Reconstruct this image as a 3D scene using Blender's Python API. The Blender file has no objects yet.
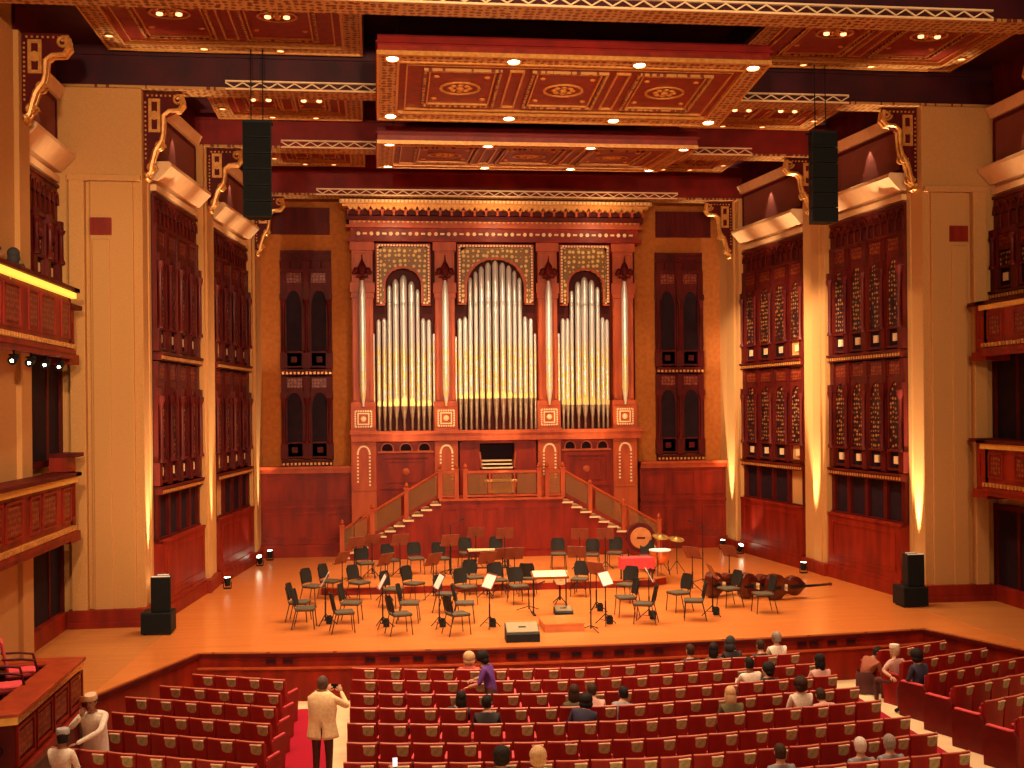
import bpy, bmesh, math, random
from math import sin, cos, pi, atan, atan2, hypot, sqrt, radians
from mathutils import Matrix, Vector

random.seed(7)
scene = bpy.context.scene
COL = scene.collection

# ---------------------------------------------------------------- camera geometry
F = 1150.0                    # focal length in pixels of the 1024 px wide frame
Y0 = 407.7                    # image row of the horizon at the middle column
TH = atan(136.0 / F)          # yaw to the right
RR = 0.0095                   # roll
CZ = 5.0                      # camera height over the stage floor (stage floor is z = 0)
CX = 4.2                     # x of the hall's axis
HALL = -1.0                   # z of the stalls floor


def ray(px, py):
    dx, dy = px - 512.0, Y0 - py
    ux = dx * cos(RR) + dy * sin(RR)
    uy = -dx * sin(RR) + dy * cos(RR)
    u, v = ux / F, uy / F
    return Vector((cos(TH) * u + sin(TH), cos(TH) - sin(TH) * u, v))


def PZ(px, py, z=0.0):        # where the sight line through a pixel meets a level
    d = ray(px, py)
    t = (z - CZ) / d.z
    return Vector((d.x * t, d.y * t, z))


def PY(px, py, y):            # ... and where it meets a plane across the hall
    d = ray(px, py)
    t = y / d.y
    return Vector((d.x * t, y, CZ + d.z * t))


# ---------------------------------------------------------------- mesh builder
class MB:
    def __init__(s, M=None):
        s.v, s.f, s.mi, s.m, s.M = [], [], [], 0, M

    def add(s, vs, fs):
        b = len(s.v)
        if s.M is not None:
            s.v += [tuple(s.M @ Vector(p)) for p in vs]
        else:
            s.v += [tuple(p) for p in vs]
        s.f += [tuple(b + i for i in f) for f in fs]
        s.mi += [s.m] * len(fs)
        return s

    def box(s, x0, x1, y0, y1, z0, z1):
        return s.add([(x0, y0, z0), (x1, y0, z0), (x1, y1, z0), (x0, y1, z0), (x0, y0, z1), (x1, y0, z1), (x1, y1, z1), (x0, y1, z1)],
                     [(0, 3, 2, 1), (4, 5, 6, 7), (0, 1, 5, 4), (1, 2, 6, 5), (2, 3, 7, 6), (3, 0, 4, 7)])

    def cbox(s, c, d):
        return s.box(c[0] - d[0] / 2, c[0] + d[0] / 2, c[1] - d[1] / 2, c[1] + d[1] / 2, c[2] - d[2] / 2, c[2] + d[2] / 2)

    def prism(s, poly, a, b, axis='z'):
        n = len(poly)
        def p3(p, t):
            return (p[0], p[1], t) if axis == 'z' else ((p[0], t, p[1]) if axis == 'y' else (t, p[0], p[1]))
        vs = [p3(p, a) for p in poly] + [p3(p, b) for p in poly]
        fs = [tuple(range(n - 1, -1, -1)), tuple(range(n, 2 * n))]
        fs += [(i, (i + 1) % n, n + (i + 1) % n, n + i) for i in range(n)]
        return s.add(vs, fs)

    def cyl(s, p, q, r0, r1=None, n=10):
        r1 = r0 if r1 is None else r1
        p, q = Vector(p), Vector(q)
        w = (q - p).normalized()
        a = w.orthogonal().normalized()
        b = w.cross(a)
        vs = []
        for c, r in ((p, r0), (q, r1)):
            vs += [c + (a * cos(2 * pi * i / n) + b * sin(2 * pi * i / n)) * r for i in range(n)]
        fs = [(i, (i + 1) % n, n + (i + 1) % n, n + i) for i in range(n)]
        fs += [tuple(range(n - 1, -1, -1)), tuple(range(n, 2 * n))]
        return s.add(vs, fs)

    def lathe(s, c, prof, n=12, axis='z', caps=True):
        vs, fs = [], []
        for r, z in prof:
            for i in range(n):
                a = 2 * pi * i / n
                if axis == 'z':
                    vs.append((c[0] + r * cos(a), c[1] + r * sin(a), c[2] + z))
                elif axis == 'y':
                    vs.append((c[0] + r * cos(a), c[1] + z, c[2] + r * sin(a)))
                else:
                    vs.append((c[0] + z, c[1] + r * cos(a), c[2] + r * sin(a)))
        k = len(prof)
        for j in range(k - 1):
            for i in range(n):
                fs.append((j * n + i, j * n + (i + 1) % n, (j + 1) * n + (i + 1) % n, (j + 1) * n + i))
        if caps:
            fs += [tuple(range(n - 1, -1, -1)), tuple(range((k - 1) * n, k * n))]
        return s.add(vs, fs)

    def tube(s, path, r, n=6, closed=False):
        path = [Vector(p) for p in path]
        k = len(path)
        rs = r if isinstance(r, (list, tuple)) else [r] * k
        vs, fs, ref = [], [], None
        for j, p in enumerate(path):
            if closed:
                t = path[(j + 1) % k] - path[j - 1]
            else:
                t = path[min(j + 1, k - 1)] - path[max(j - 1, 0)]
            t.normalize()
            if ref is None:
                ref = t.orthogonal().normalized()
            a = (ref - t * ref.dot(t))
            a = a.normalized() if a.length > 1e-6 else t.orthogonal().normalized()
            ref = a
            b = t.cross(a)
            vs += [p + (a * cos(2 * pi * i / n) + b * sin(2 * pi * i / n)) * rs[j] for i in range(n)]
        for j in range(k if closed else k - 1):
            o, q = j * n, ((j + 1) % k) * n
            fs += [(o + i, o + (i + 1) % n, q + (i + 1) % n, q + i) for i in range(n)]
        if not closed:
            fs += [tuple(range(n - 1, -1, -1)), tuple(range((k - 1) * n, k * n))]
        return s.add(vs, fs)

    def ball(s, c, r, n=12, m=8):
        r = r if isinstance(r, (list, tuple)) else (r, r, r)
        vs = [(c[0], c[1], c[2] - r[2])]
        for j in range(1, m):
            t = -pi / 2 + pi * j / m
            vs += [(c[0] + r[0] * cos(t) * cos(2 * pi * i / n), c[1] + r[1] * cos(t) * sin(2 * pi * i / n), c[2] + r[2] * sin(t)) for i in range(n)]
        vs.append((c[0], c[1], c[2] + r[2]))
        fs = [(0, 1 + (i + 1) % n, 1 + i) for i in range(n)]
        for j in range(m - 2):
            o = 1 + j * n
            fs += [(o + i, o + (i + 1) % n, o + n + (i + 1) % n, o + n + i) for i in range(n)]
        o, e = 1 + (m - 2) * n, len(vs) - 1
        fs += [(o + i, o + (i + 1) % n, e) for i in range(n)]
        return s.add(vs, fs)

    def ring(s, outer, inner, a, b, axis='y'):
        """A plate between two outlines with the same number of points."""
        n = len(outer)
        def p3(p, t):
            return (p[0], p[1], t) if axis == 'z' else ((p[0], t, p[1]) if axis == 'y' else (t, p[0], p[1]))
        vs = [p3(p, a) for p in outer] + [p3(p, a) for p in inner] + [p3(p, b) for p in outer] + [p3(p, b) for p in inner]
        fs = []
        for i in range(n):
            j = (i + 1) % n
            fs += [(i, j, n + j, n + i), (2 * n + i, 3 * n + i, 3 * n + j, 2 * n + j), (i, 2 * n + i, 2 * n + j, j), (n + i, n + j, 3 * n + j, 3 * n + i)]
        return s.add(vs, fs)

    def rectring(s, x0, x1, z0, z1, w, a, b, axis='y'):
        return s.ring([(x0, z0), (x1, z0), (x1, z1), (x0, z1)], [(x0 + w, z0 + w), (x1 - w, z0 + w), (x1 - w, z1 - w), (x0 + w, z1 - w)], a, b, axis)

    def build(s, name, mats, parent=None, smooth=False, bevel=0.0, flip=True):
        me = bpy.data.meshes.new(name)
        me.from_pydata(s.v, [], s.f)
        for m in (mats if isinstance(mats, (list, tuple)) else [mats]):
            me.materials.append(m)
        if any(s.mi):
            me.polygons.foreach_set('material_index', s.mi)
        if flip:
            bm = bmesh.new()
            bm.from_mesh(me)
            bmesh.ops.recalc_face_normals(bm, faces=bm.faces)
            bm.to_mesh(me)
            bm.free()
        if smooth:
            me.polygons.foreach_set('use_smooth', [True] * len(me.polygons))
            me.set_sharp_from_angle(angle=radians(40))
        o = bpy.data.objects.new(name, me)
        COL.objects.link(o)
        if parent is not None:
            o.parent = parent
        if bevel:
            b = o.modifiers.new('bevel', 'BEVEL')
            b.width, b.segments, b.limit_method = bevel, 2, 'ANGLE'
        return o


def tag(o, label=None, cat=None, group=None, kind=None):
    if label: o['label'] = label
    if cat: o['category'] = cat
    if group: o['group'] = group
    if kind: o['kind'] = kind
    return o


def thing(name, label, cat, loc=(0, 0, 0), rz=0.0, group=None, kind=None):
    o = bpy.data.objects.new(name, None)
    o.empty_display_size = 0.1
    COL.objects.link(o)
    o.location = loc
    o.rotation_euler = (0, 0, rz)
    return tag(o, label, cat, group, kind)


def struct(mb, name, mats, label=None, **k):
    o = mb.build(name, mats, **k)
    return tag(o, label, None, None, 'structure')


def dup(root, loc, rz, label=None, group=None):
    r = root.copy()
    COL.objects.link(r)
    r.location = loc
    r.rotation_euler = (0, 0, rz)
    if label: r['label'] = label
    if group: r['group'] = group
    for ch in list(root.children):
        c = ch.copy()
        COL.objects.link(c)
        c.parent = r
        for g in list(ch.children):
            d = g.copy()
            COL.objects.link(d)
            d.parent = c
    return r


ORD = ['', 'first', 'second', 'third', 'fourth', 'fifth', 'sixth', 'seventh', 'eighth', 'ninth', 'tenth', 'eleventh', 'twelfth', 'thirteenth',
       'fourteenth', 'fifteenth', 'sixteenth', 'seventeenth', 'eighteenth', 'nineteenth', 'twentieth']


# ---------------------------------------------------------------- materials
def mat(name, c1, c2=None, scale=4.0, rough=0.5, metal=0.0, stretch=(1, 1, 1), bump=0.0, spec=0.5, detail=4.0, coat=0.0):
    m = bpy.data.materials.new(name)
    m.use_nodes = True
    nt = m.node_tree
    b = nt.nodes['Principled BSDF']
    b.inputs['Roughness'].default_value = rough
    b.inputs['Metallic'].default_value = metal
    b.inputs['Specular IOR Level'].default_value = spec
    b.inputs['Coat Weight'].default_value = coat
    b.inputs['Coat Roughness'].default_value = 0.15
    c2 = c2 or tuple(x * 0.75 for x in c1)
    tc = nt.nodes.new('ShaderNodeTexCoord')
    mp = nt.nodes.new('ShaderNodeMapping')
    mp.inputs['Scale'].default_value = stretch
    nz = nt.nodes.new('ShaderNodeTexNoise')
    nz.inputs['Scale'].default_value = scale
    nz.inputs['Detail'].default_value = detail
    rp = nt.nodes.new('ShaderNodeValToRGB')
    rp.color_ramp.elements[0].color = (*c2, 1)
    rp.color_ramp.elements[1].color = (*c1, 1)
    rp.color_ramp.elements[0].position = 0.35
    rp.color_ramp.elements[1].position = 0.65
    L = nt.links.new
    L(tc.outputs['Object'], mp.inputs['Vector'])
    L(mp.outputs['Vector'], nz.inputs['Vector'])
    L(nz.outputs['Fac'], rp.inputs['Fac'])
    L(rp.outputs['Color'], b.inputs['Base Color'])
    if bump:
        bp = nt.nodes.new('ShaderNodeBump')
        bp.inputs['Strength'].default_value = bump
        bp.inputs['Distance'].default_value = 0.02
        L(nz.outputs['Fac'], bp.inputs['Height'])
        L(bp.outputs['Normal'], b.inputs['Normal'])
    return m


def emit(name, c, s):
    m = bpy.data.materials.new(name)
    m.use_nodes = True
    b = m.node_tree.nodes['Principled BSDF']
    b.inputs['Base Color'].default_value = (*c, 1)
    b.inputs['Emission Color'].default_value = (*c, 1)
    b.inputs['Emission Strength'].default_value = s
    return m


def planks(name, c1, c2, c3, w, h, rough, along='x', coat=0.3):
    m = bpy.data.materials.new(name)
    m.use_nodes = True
    nt = m.node_tree
    b = nt.nodes['Principled BSDF']
    b.inputs['Roughness'].default_value = rough
    b.inputs['Coat Weight'].default_value = coat
    b.inputs['Coat Roughness'].default_value = 0.2
    tc = nt.nodes.new('ShaderNodeTexCoord')
    mp = nt.nodes.new('ShaderNodeMapping')
    if along == 'y':
        mp.inputs['Rotation'].default_value = (0, 0, pi / 2)
    br = nt.nodes.new('ShaderNodeTexBrick')
    br.inputs['Color1'].default_value = (*c1, 1)
    br.inputs['Color2'].default_value = (*c2, 1)
    br.inputs['Mortar'].default_value = (*c3, 1)
    br.inputs['Scale'].default_value = 1.0
    br.inputs['Mortar Size'].default_value = 0.004
    br.inputs['Brick Width'].default_value = w
    br.inputs['Row Height'].default_value = h
    nz = nt.nodes.new('ShaderNodeTexNoise')
    nz.inputs['Scale'].default_value = 1.2
    mp2 = nt.nodes.new('ShaderNodeMapping')
    mp2.inputs['Scale'].default_value = (0.6, 5.0, 1.0) if along == 'x' else (5.0, 0.6, 1.0)
    mx = nt.nodes.new('ShaderNodeMix')
    mx.data_type = 'RGBA'
    mx.blend_type = 'MULTIPLY'
    mx.inputs['Factor'].default_value = 0.35
    rp = nt.nodes.new('ShaderNodeValToRGB')
    rp.color_ramp.elements[0].color = (0.55, 0.5, 0.45, 1)
    rp.color_ramp.elements[1].color = (1, 1, 1, 1)
    L = nt.links.new
    L(tc.outputs['Object'], mp.inputs['Vector'])
    L(mp.outputs['Vector'], br.inputs['Vector'])
    L(tc.outputs['Object'], mp2.inputs['Vector'])
    L(mp2.outputs['Vector'], nz.inputs['Vector'])
    L(nz.outputs['Fac'], rp.inputs['Fac'])
    L(br.outputs['Color'], mx.inputs['A'])
    L(rp.outputs['Color'], mx.inputs['B'])
    L(mx.outputs['Result'], b.inputs['Base Color'])
    return m


def dotted(name, c1, c2, scale, rough=0.4, metal=0.0, thr=0.3, flat=(1, 1, 1)):
    """Small inlaid ornament of one colour on a ground of another."""
    m = bpy.data.materials.new(name)
    m.use_nodes = True
    nt = m.node_tree
    b = nt.nodes['Principled BSDF']
    b.inputs['Roughness'].default_value = rough
    b.inputs['Metallic'].default_value = metal
    tc = nt.nodes.new('ShaderNodeTexCoord')
    vo = nt.nodes.new('ShaderNodeTexVoronoi')
    vo.inputs['Scale'].default_value = scale
    vo.inputs['Randomness'].default_value = 0.35
    rp = nt.nodes.new('ShaderNodeValToRGB')
    rp.color_ramp.interpolation = 'CONSTANT'
    rp.color_ramp.elements[0].color = (*c2, 1)
    rp.color_ramp.elements[1].color = (*c1, 1)
    rp.color_ramp.elements[1].position = thr
    b.inputs['Specular IOR Level'].default_value = 0.3
    mp = nt.nodes.new('ShaderNodeMapping')
    mp.inputs['Scale'].default_value = flat
    L = nt.links.new
    L(tc.outputs['Object'], mp.inputs['Vector'])
    L(mp.outputs['Vector'], vo.inputs['Vector'])
    L(vo.outputs['Distance'], rp.inputs['Fac'])
    L(rp.outputs['Color'], b.inputs['Base Color'])
    return m


WOOD = mat('red_wood', (0.27, 0.016, 0.004), (0.15, 0.008, 0.003), 3.0, 0.45, stretch=(1, 1, 0.25), spec=.22)
WOODS = mat('screen_wood', (0.125, 0.009, 0.004), (0.07, 0.005, 0.004), 3.0, 0.45, stretch=(1, 1, 0.25), spec=.25)
WOODD = mat('dark_red_wood', (0.10, 0.006, 0.004), (0.06, 0.004, 0.004), 3.0, 0.5, stretch=(1, 1, 0.3), spec=.12)
WOODO = mat('organ_wood', (0.46, 0.076, 0.018), (0.34, 0.047, 0.012), 3.5, 0.42, stretch=(1, 1, 0.3), spec=.25)
CARVED = dotted('carved_red_wood', (0.12, 0.010, 0.004), (0.30, 0.055, 0.010), 9.0, 0.42, thr=.36, flat=(1, 0, 1))
CARVEDX = dotted('carved_red_panel', (0.12, 0.010, 0.004), (0.30, 0.055, 0.010), 9.0, 0.42, thr=.36, flat=(0, 1, 1))
LATT = dotted('dark_lattice', (0.025, 0.004, 0.006), (0.44, 0.19, 0.045), 8.0, 0.4, thr=0.31, flat=(1, 0, 1))
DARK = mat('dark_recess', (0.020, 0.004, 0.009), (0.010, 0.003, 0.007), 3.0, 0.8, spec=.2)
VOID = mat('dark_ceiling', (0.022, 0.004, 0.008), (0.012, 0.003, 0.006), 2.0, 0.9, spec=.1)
BEAM = mat('beam_wood', (0.055, 0.004, 0.008), (0.030, 0.003, 0.008), 2.0, 0.5, spec=.25)
BEAMR = mat('red_beam_wood', (0.21, 0.007, 0.004), (0.14, 0.005, 0.003), 2.0, 0.5, spec=.2)
STONE = mat('ochre_stone', (0.56, 0.275, 0.088), (0.49, 0.228, 0.068), 45.0, 0.8, bump=0.05, spec=.2)
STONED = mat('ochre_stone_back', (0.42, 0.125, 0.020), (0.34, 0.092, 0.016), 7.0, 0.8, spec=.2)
CREAM = mat('cream_plaster', (0.74, 0.44, 0.21), (0.68, 0.39, 0.18), 5.0, 0.65, spec=.3)
GOLD = mat('gilded_wood', (0.68, 0.31, 0.07), (0.52, 0.20, 0.04), 12.0, 0.35, metal=0.3)
GOLDP = dotted('gilded_pattern', (0.46, 0.22, 0.06), (0.15, 0.025, 0.008), 7.0, 0.42, thr=0.40, flat=(1, 1, 0))
IVORY = mat('ivory_inlay', (0.88, 0.62, 0.33), (0.82, 0.55, 0.28), 6.0, 0.4)
PLASTER = mat('mauve_plaster', (0.26, 0.075, 0.050), (0.20, 0.05, 0.035), 60.0, 0.85, spec=.2)
COFFER = mat('coffer_red', (0.24, 0.018, 0.006), (0.16, 0.010, 0.004), 5.0, 0.45, spec=.3)
FLOORW = planks('stage_boards', (0.70, 0.215, 0.045), (0.62, 0.178, 0.036), (0.32, 0.075, 0.015), 2.6, 0.14, 0.28)
FLOORS = planks('side_stage_boards', (0.56, 0.20, 0.045), (0.48, 0.16, 0.035), (0.26, 0.08, 0.015), 2.2, 0.14, 0.4)
MARBLE = mat('cream_marble', (0.82, 0.60, 0.34), (0.74, 0.51, 0.27), 3.0, 0.45)
CARPET = mat('crimson_carpet', (0.40, 0.012, 0.030), (0.28, 0.007, 0.020), 90.0, 0.95, bump=0.2, spec=.1)
BLACK = mat('black_paint', (0.008, 0.008, 0.008), (0.005, 0.005, 0.005), 8.0, 0.6, spec=.25)
BLACKG = mat('black_grille', (0.009, 0.010, 0.009), (0.004, 0.005, 0.005), 160.0, 0.8, bump=0.3, spec=.15)
LAMP = emit('lamp_glow', (1.0, 0.86, 0.58), 22.0)
LAMPD = emit('dim_lamp_glow', (1.0, 0.45, 0.18), 3.0)
LED = emit('rail_light', (1.0, 0.60, 0.07), 1.25)
# ================================================================ PEOPLE (bodies first, while the scene is small)
SKIN = mat('skin', (0.62, 0.32, 0.19), (0.56, 0.27, 0.15), 12, 0.55)
SKIND = mat('brown_skin', (0.34, 0.15, 0.08), (0.28, 0.12, 0.06), 12, 0.55)
EYE = mat('eye_dark', (0.03, 0.015, 0.01), None, 5, 0.3)
CLOTHS = {}


def cloth(name, c):
    if name not in CLOTHS:
        CLOTHS[name] = mat(name, c, tuple(x * .82 for x in c), 25, 0.85, bump=0.1)
    return CLOTHS[name]


def seg_dist(p, a, b):
    ab = b - a
    t = max(0, min(1, (p - a).dot(ab) / max(ab.length_squared, 1e-9)))
    return (p - a - ab * t).length


def human(J, B, mats, parts, head, yaw, fingers=(), skin_i=0, pitch=0.0, robe=None):
    """J: joint -> (position, radius); B: bones between joints with a material index each; returns a mesh."""
    names = list(J)
    me = bpy.data.meshes.new('skeleton')
    me.from_pydata([J[n][0] for n in names], [(names.index(a), names.index(b)) for a, b, _ in B], [])
    o = bpy.data.objects.new('skeleton', me)
    COL.objects.link(o)
    o.modifiers.new('skin', 'SKIN')
    sv = me.skin_vertices[0].data
    for i, n in enumerate(names):
        r = J[n][1]
        sv[i].radius = (r, r) if not isinstance(r, tuple) else r
        sv[i].use_root = n == 'pelvis'
    ss = o.modifiers.new('smooth', 'SUBSURF')
    ss.levels = ss.render_levels = 2
    dg = bpy.context.evaluated_depsgraph_get()
    ev = o.evaluated_get(dg)
    out = bpy.data.meshes.new_from_object(ev)
    bpy.data.objects.remove(o)
    bpy.data.meshes.remove(me)
    mb = MB()
    mb.v = [tuple(v.co) for v in out.vertices]
    segs = [(Vector(J[a][0]), Vector(J[b][0]), k) for a, b, k in B]
    for p in out.polygons:
        c = p.center
        mb.f.append(tuple(p.vertices))
        mb.mi.append(min(segs, key=lambda s: seg_dist(c, s[0], s[1]))[2])
    bpy.data.meshes.remove(out)
    # head with face: skull, jaw, nose, ears, eyes, brows, lips
    h = Vector(head)
    R = Matrix.Translation(h) @ Matrix.Rotation(yaw, 4, 'Z') @ Matrix.Rotation(pitch, 4, 'X')
    mb.M = R
    mb.m = skin_i
    mb.ball((0, -.01, .015), (.075, .092, .105), 16, 12)
    mb.ball((0, .022, -.055), (.056, .062, .062), 12, 8)
    mb.add([(-.016, .08, -.02), (.016, .08, -.02), (0, .112, -.018), (0, .085, .035), (-.01, .07, .03), (.01, .07, .03)], [(0, 2, 3), (2, 1, 3), (0, 3, 4), (1, 5, 3), (0, 1, 2), (0, 4, 5, 1)])
    for s in (-1, 1):
        mb.ball((s * .076, -.005, .0), (.012, .024, .034), 8, 6)
    mb.m = len(mats)
    for s in (-1, 1):
        mb.ball((s * .030, .074, .018), (.013, .008, .007), 6, 4)
        mb.tube([(s * .014, .084, .036), (s * .032, .083, .042), (s * .05, .07, .036)], .005, 4)
    mb.tube([(-.022, .074, -.058), (0, .082, -.055), (.022, .074, -.058)], .005, 4)
    mb.M = None
    # hands: palm plus five tapered bent fingers
    for wr, dirv, up_, curl, grip in fingers:
        w = Vector(wr); d = Vector(dirv).normalized(); u = Vector(up_)
        u = (u - d * u.dot(d)).normalized()
        s = d.cross(u)
        mb.m = skin_i
        Mh = Matrix((s, d, u)).transposed().to_4x4(); Mh.translation = w
        mb.M = Mh
        mb.ball((0, .045, 0), (.042, .052, .016), 10, 6)
        for k, (sx, ln) in enumerate(((-.03, .068), (-.01, .08), (.01, .074), (.029, .058))):
            c = curl
            mb.tube([(sx, .075, 0), (sx * 1.1, .075 + ln * .45, -.01 - c * .012), (sx * 1.1, .075 + ln * .8 * (1 - .35 * c), -.018 - c * .035), (sx * 1.05, .075 + ln * (1 - .75 * c), -.02 - c * .055)], [.0095, .009, .008, .006], 6)
        mb.tube([(.034 * grip, .03, -.004), (.058 * grip, .055, -.016), (.062 * grip, .085, -.03)], [.012, .0105, .008], 6)
        mb.M = None
    return mb


def hair_mesh(head, yaw, kind, pitch=0.0):
    mb = MB(Matrix.Translation(Vector(head)) @ Matrix.Rotation(yaw, 4, 'Z') @ Matrix.Rotation(pitch, 4, 'X'))
    if kind == 'short':
        n, m = 16, 8
        vs, fs = [], []
        for j in range(m + 1):
            t = j / m
            for i in range(n):
                a = 2 * pi * i / n
                front = max(0.0, sin(a))
                zlow = -.075 + .145 * front ** .5
                ph = t * 1.0
                z = .13 - (.13 - zlow) * ph
                k = sqrt(max(0.0, 1 - ((z - .015) / .116) ** 2)) if z > .015 else 1.0 - .1 * (.015 - z) / .06
                vs.append((.088 * k * cos(a), -.014 + .106 * k * sin(a), z))
        for j in range(m):
            for i in range(n):
                fs.append((j * n + i, j * n + (i + 1) % n, (j + 1) * n + (i + 1) % n, (j + 1) * n + i))
        fs.append(tuple(range(n)))
        mb.add(vs, fs)
    elif kind == 'long':
        hair = [(0, -.02, .03, .092, .105, .112)]
        mb.ball((0, -.022, .028), (.092, .104, .108), 14, 10)
        mb.ball((0, -.07, -.08), (.088, .055, .15), 12, 8)
        for s in (-1, 1):
            mb.ball((s * .072, -.01, -.07), (.03, .05, .12), 8, 6)
    elif kind == 'bob':
        mb.ball((0, -.03, .022), (.122, .122, .118), 14, 10)
        mb.ball((0, -.055, -.06), (.118, .08, .085), 12, 8)
    elif kind == 'hijab':
        mb.ball((0, -.02, .02), (.1, .115, .125), 14, 10)
        mb.ball((0, -.045, -.09), (.12, .1, .13), 14, 8)
        mb.ball((0, .05, -.12), (.09, .06, .08), 12, 6)
    elif kind == 'cap':
        mb.lathe((0, -.01, .045), [(.094, 0), (.098, .012), (.097, .06), (.09, .082), (.03, .09)], 18)
    elif kind == 'niqab':
        mb.ball((0, -.01, .02), (.1, .118, .125), 14, 10)
        mb.ball((0, -.02, -.1), (.14, .11, .14), 14, 8)
        mb.ball((0, .06, -.06), (.07, .058, .08), 12, 6)
    return mb


PEOPLE = {}


def rotv(p, c, lean, side, twist):
    v = Vector(p) - Vector(c)
    M = Matrix.Rotation(twist, 3, 'Z') @ Matrix.Rotation(side, 3, 'Y') @ Matrix.Rotation(lean, 3, 'X')
    return tuple(Vector(c) + M @ v)


def seated(key, label, shirt, trousers, hair, haircol, skin=None, lean=0.0, side=0.0, twist=0.0, hyaw=0.0, hpitch=0.0, sleeves=True, arms='lap', h=1.0, up=0.0, extra=None):
    skin = skin or SKIN
    P0 = (0, 0, .60 + up)
    T = lambda p: rotv((p[0], p[1], p[2] * h + up), P0, lean, side, twist)
    J = {'pelvis': (P0, .125), 'waist': (T((0, -.01, .74)), .115), 'chest': (T((0, -.01, .92)), .135), 'neckb': (T((0, 0, 1.045)), .078), 'neck': (T((0, .015, 1.10)), .055), 'skull': (T((0, .02, 1.17)), .055)}
    for s, n in ((-1, 'l'), (1, 'r')):
        J['sh' + n] = (T((s * .175, -.01, 1.0)), .062)
        if arms == 'forward':
            J['el' + n], J['wr' + n] = (T((s * .22, .14, .80)), .045), (T((s * .10, .36, .84)), .03)
        elif arms == 'reach' and s < 0:
            J['el' + n], J['wr' + n] = (T((s * .33, .02, .84)), .045), (T((s * .36, -.22, .78)), .03)
        elif arms == 'raise' and s > 0:
            J['el' + n], J['wr' + n] = (T((.22, .20, 1.18)), .045), (T((.11, .33, 1.46)), .03)
        elif arms == 'reachdown':
            J['el' + n], J['wr' + n] = (T((s * .22, .2, .82)), .045), (T((s * .14 - .1, .42, .68)), .03)
        else:
            J['el' + n], J['wr' + n] = (T((s * .205, .08, .76)), .045), (T((s * .10, .27, .70)), .03)
        J['hip' + n] = ((s * .09, .05, .585 + up), .085)
        J['kn' + n] = ((s * .10, .42, .58 + up), .06)
        J['an' + n] = ((s * .10, .41, .12), .043)
        J['to' + n] = ((s * .10, .54, .045), .036)
    B = [('pelvis', 'waist', 1), ('waist', 'chest', 1), ('chest', 'neckb', 1), ('neckb', 'neck', 0), ('neck', 'skull', 0)]
    for n in 'lr':
        B += [('chest', 'sh' + n, 1), ('sh' + n, 'el' + n, 1), ('el' + n, 'wr' + n, 1 if sleeves else 0), ('pelvis', 'hip' + n, 2), ('hip' + n, 'kn' + n, 2), ('kn' + n, 'an' + n, 2), ('an' + n, 'to' + n, 3)]
    hd = Vector(T((0, .035, 1.215)))
    fing = []
    for s, n in ((-1, 'l'), (1, 'r')):
        w, e = Vector(J['wr' + n][0]), Vector(J['el' + n][0])
        fing.append((w, (w - e), (0, 0, 1), .6, -s))
    mats = [skin, shirt, trousers, BLACK]
    mb = human(J, B, mats, None, hd, hyaw + twist, fing, 0, hpitch + lean * .6)
    root = mb.build('person', mats + [EYE], smooth=True, flip=False)
    tag(root, label, 'person')
    if hair:
        hair_mesh(hd, hyaw + twist, hair, hpitch + lean * .6).build('hair' if hair in ('short', 'long', 'bob') else ('cap' if hair == 'cap' else 'headscarf'), haircol, root, smooth=True)
    if extra:
        extra(root, hd, hyaw + twist)
    PEOPLE[key] = root
    return root


HB = mat('black_hair', (0.020, 0.014, 0.012), (0.012, 0.009, 0.008), 70, 0.7, stretch=(1, 1, .2), bump=.6, spec=.2)
HBR = mat('brown_hair', (0.06, 0.026, 0.012), (0.03, 0.013, 0.007), 70, 0.7, stretch=(1, 1, .2), bump=.6, spec=.2)
HBL = mat('blond_hair', (0.66, 0.43, 0.22), (0.5, 0.3, 0.13), 70, 0.7, stretch=(1, 1, .2), bump=.6, spec=.2)
HDG = mat('dark_grey_hair', (0.16, 0.10, 0.07), (0.09, 0.055, 0.04), 70, 0.7, stretch=(1, 1, .2), bump=.6, spec=.2)
HG = mat('grey_hair', (0.36, 0.29, 0.24), (0.22, 0.17, 0.13), 70, 0.7, stretch=(1, 1, .2), bump=.6, spec=.2)
HW = mat('white_hair', (0.72, 0.62, 0.52), (0.6, 0.5, 0.4), 70, 0.7, stretch=(1, 1, .2), bump=.6, spec=.2)
cW = cloth('white_cloth', (0.84, 0.72, 0.55)); cBK = cloth('black_cloth', (0.03, 0.024, 0.024)); cBE = cloth('beige_jacket', (0.92, 0.66, 0.33))
cPU = cloth('purple_cloth', (0.16, 0.05, 0.30)); cRD = cloth('coral_cloth', (0.72, 0.10, 0.08)); cGY = cloth('grey_blue_cloth', (0.30, 0.29, 0.30))
cPK = cloth('pink_cloth', (0.70, 0.38, 0.30)); cTR = cloth('dark_trousers', (0.10, 0.025, 0.020)); cNV = cloth('navy_cloth', (0.035, 0.03, 0.06)); cOR = cloth('rust_cloth', (0.36, 0.10, 0.045))
cCAP = cloth('embroidered_cap', (0.72, 0.47, 0.28)); cCAPG = cloth('grey_cap', (0.42, 0.40, 0.40)); cGN = cloth('olive_cloth', (0.12, 0.09, 0.03))

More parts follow.
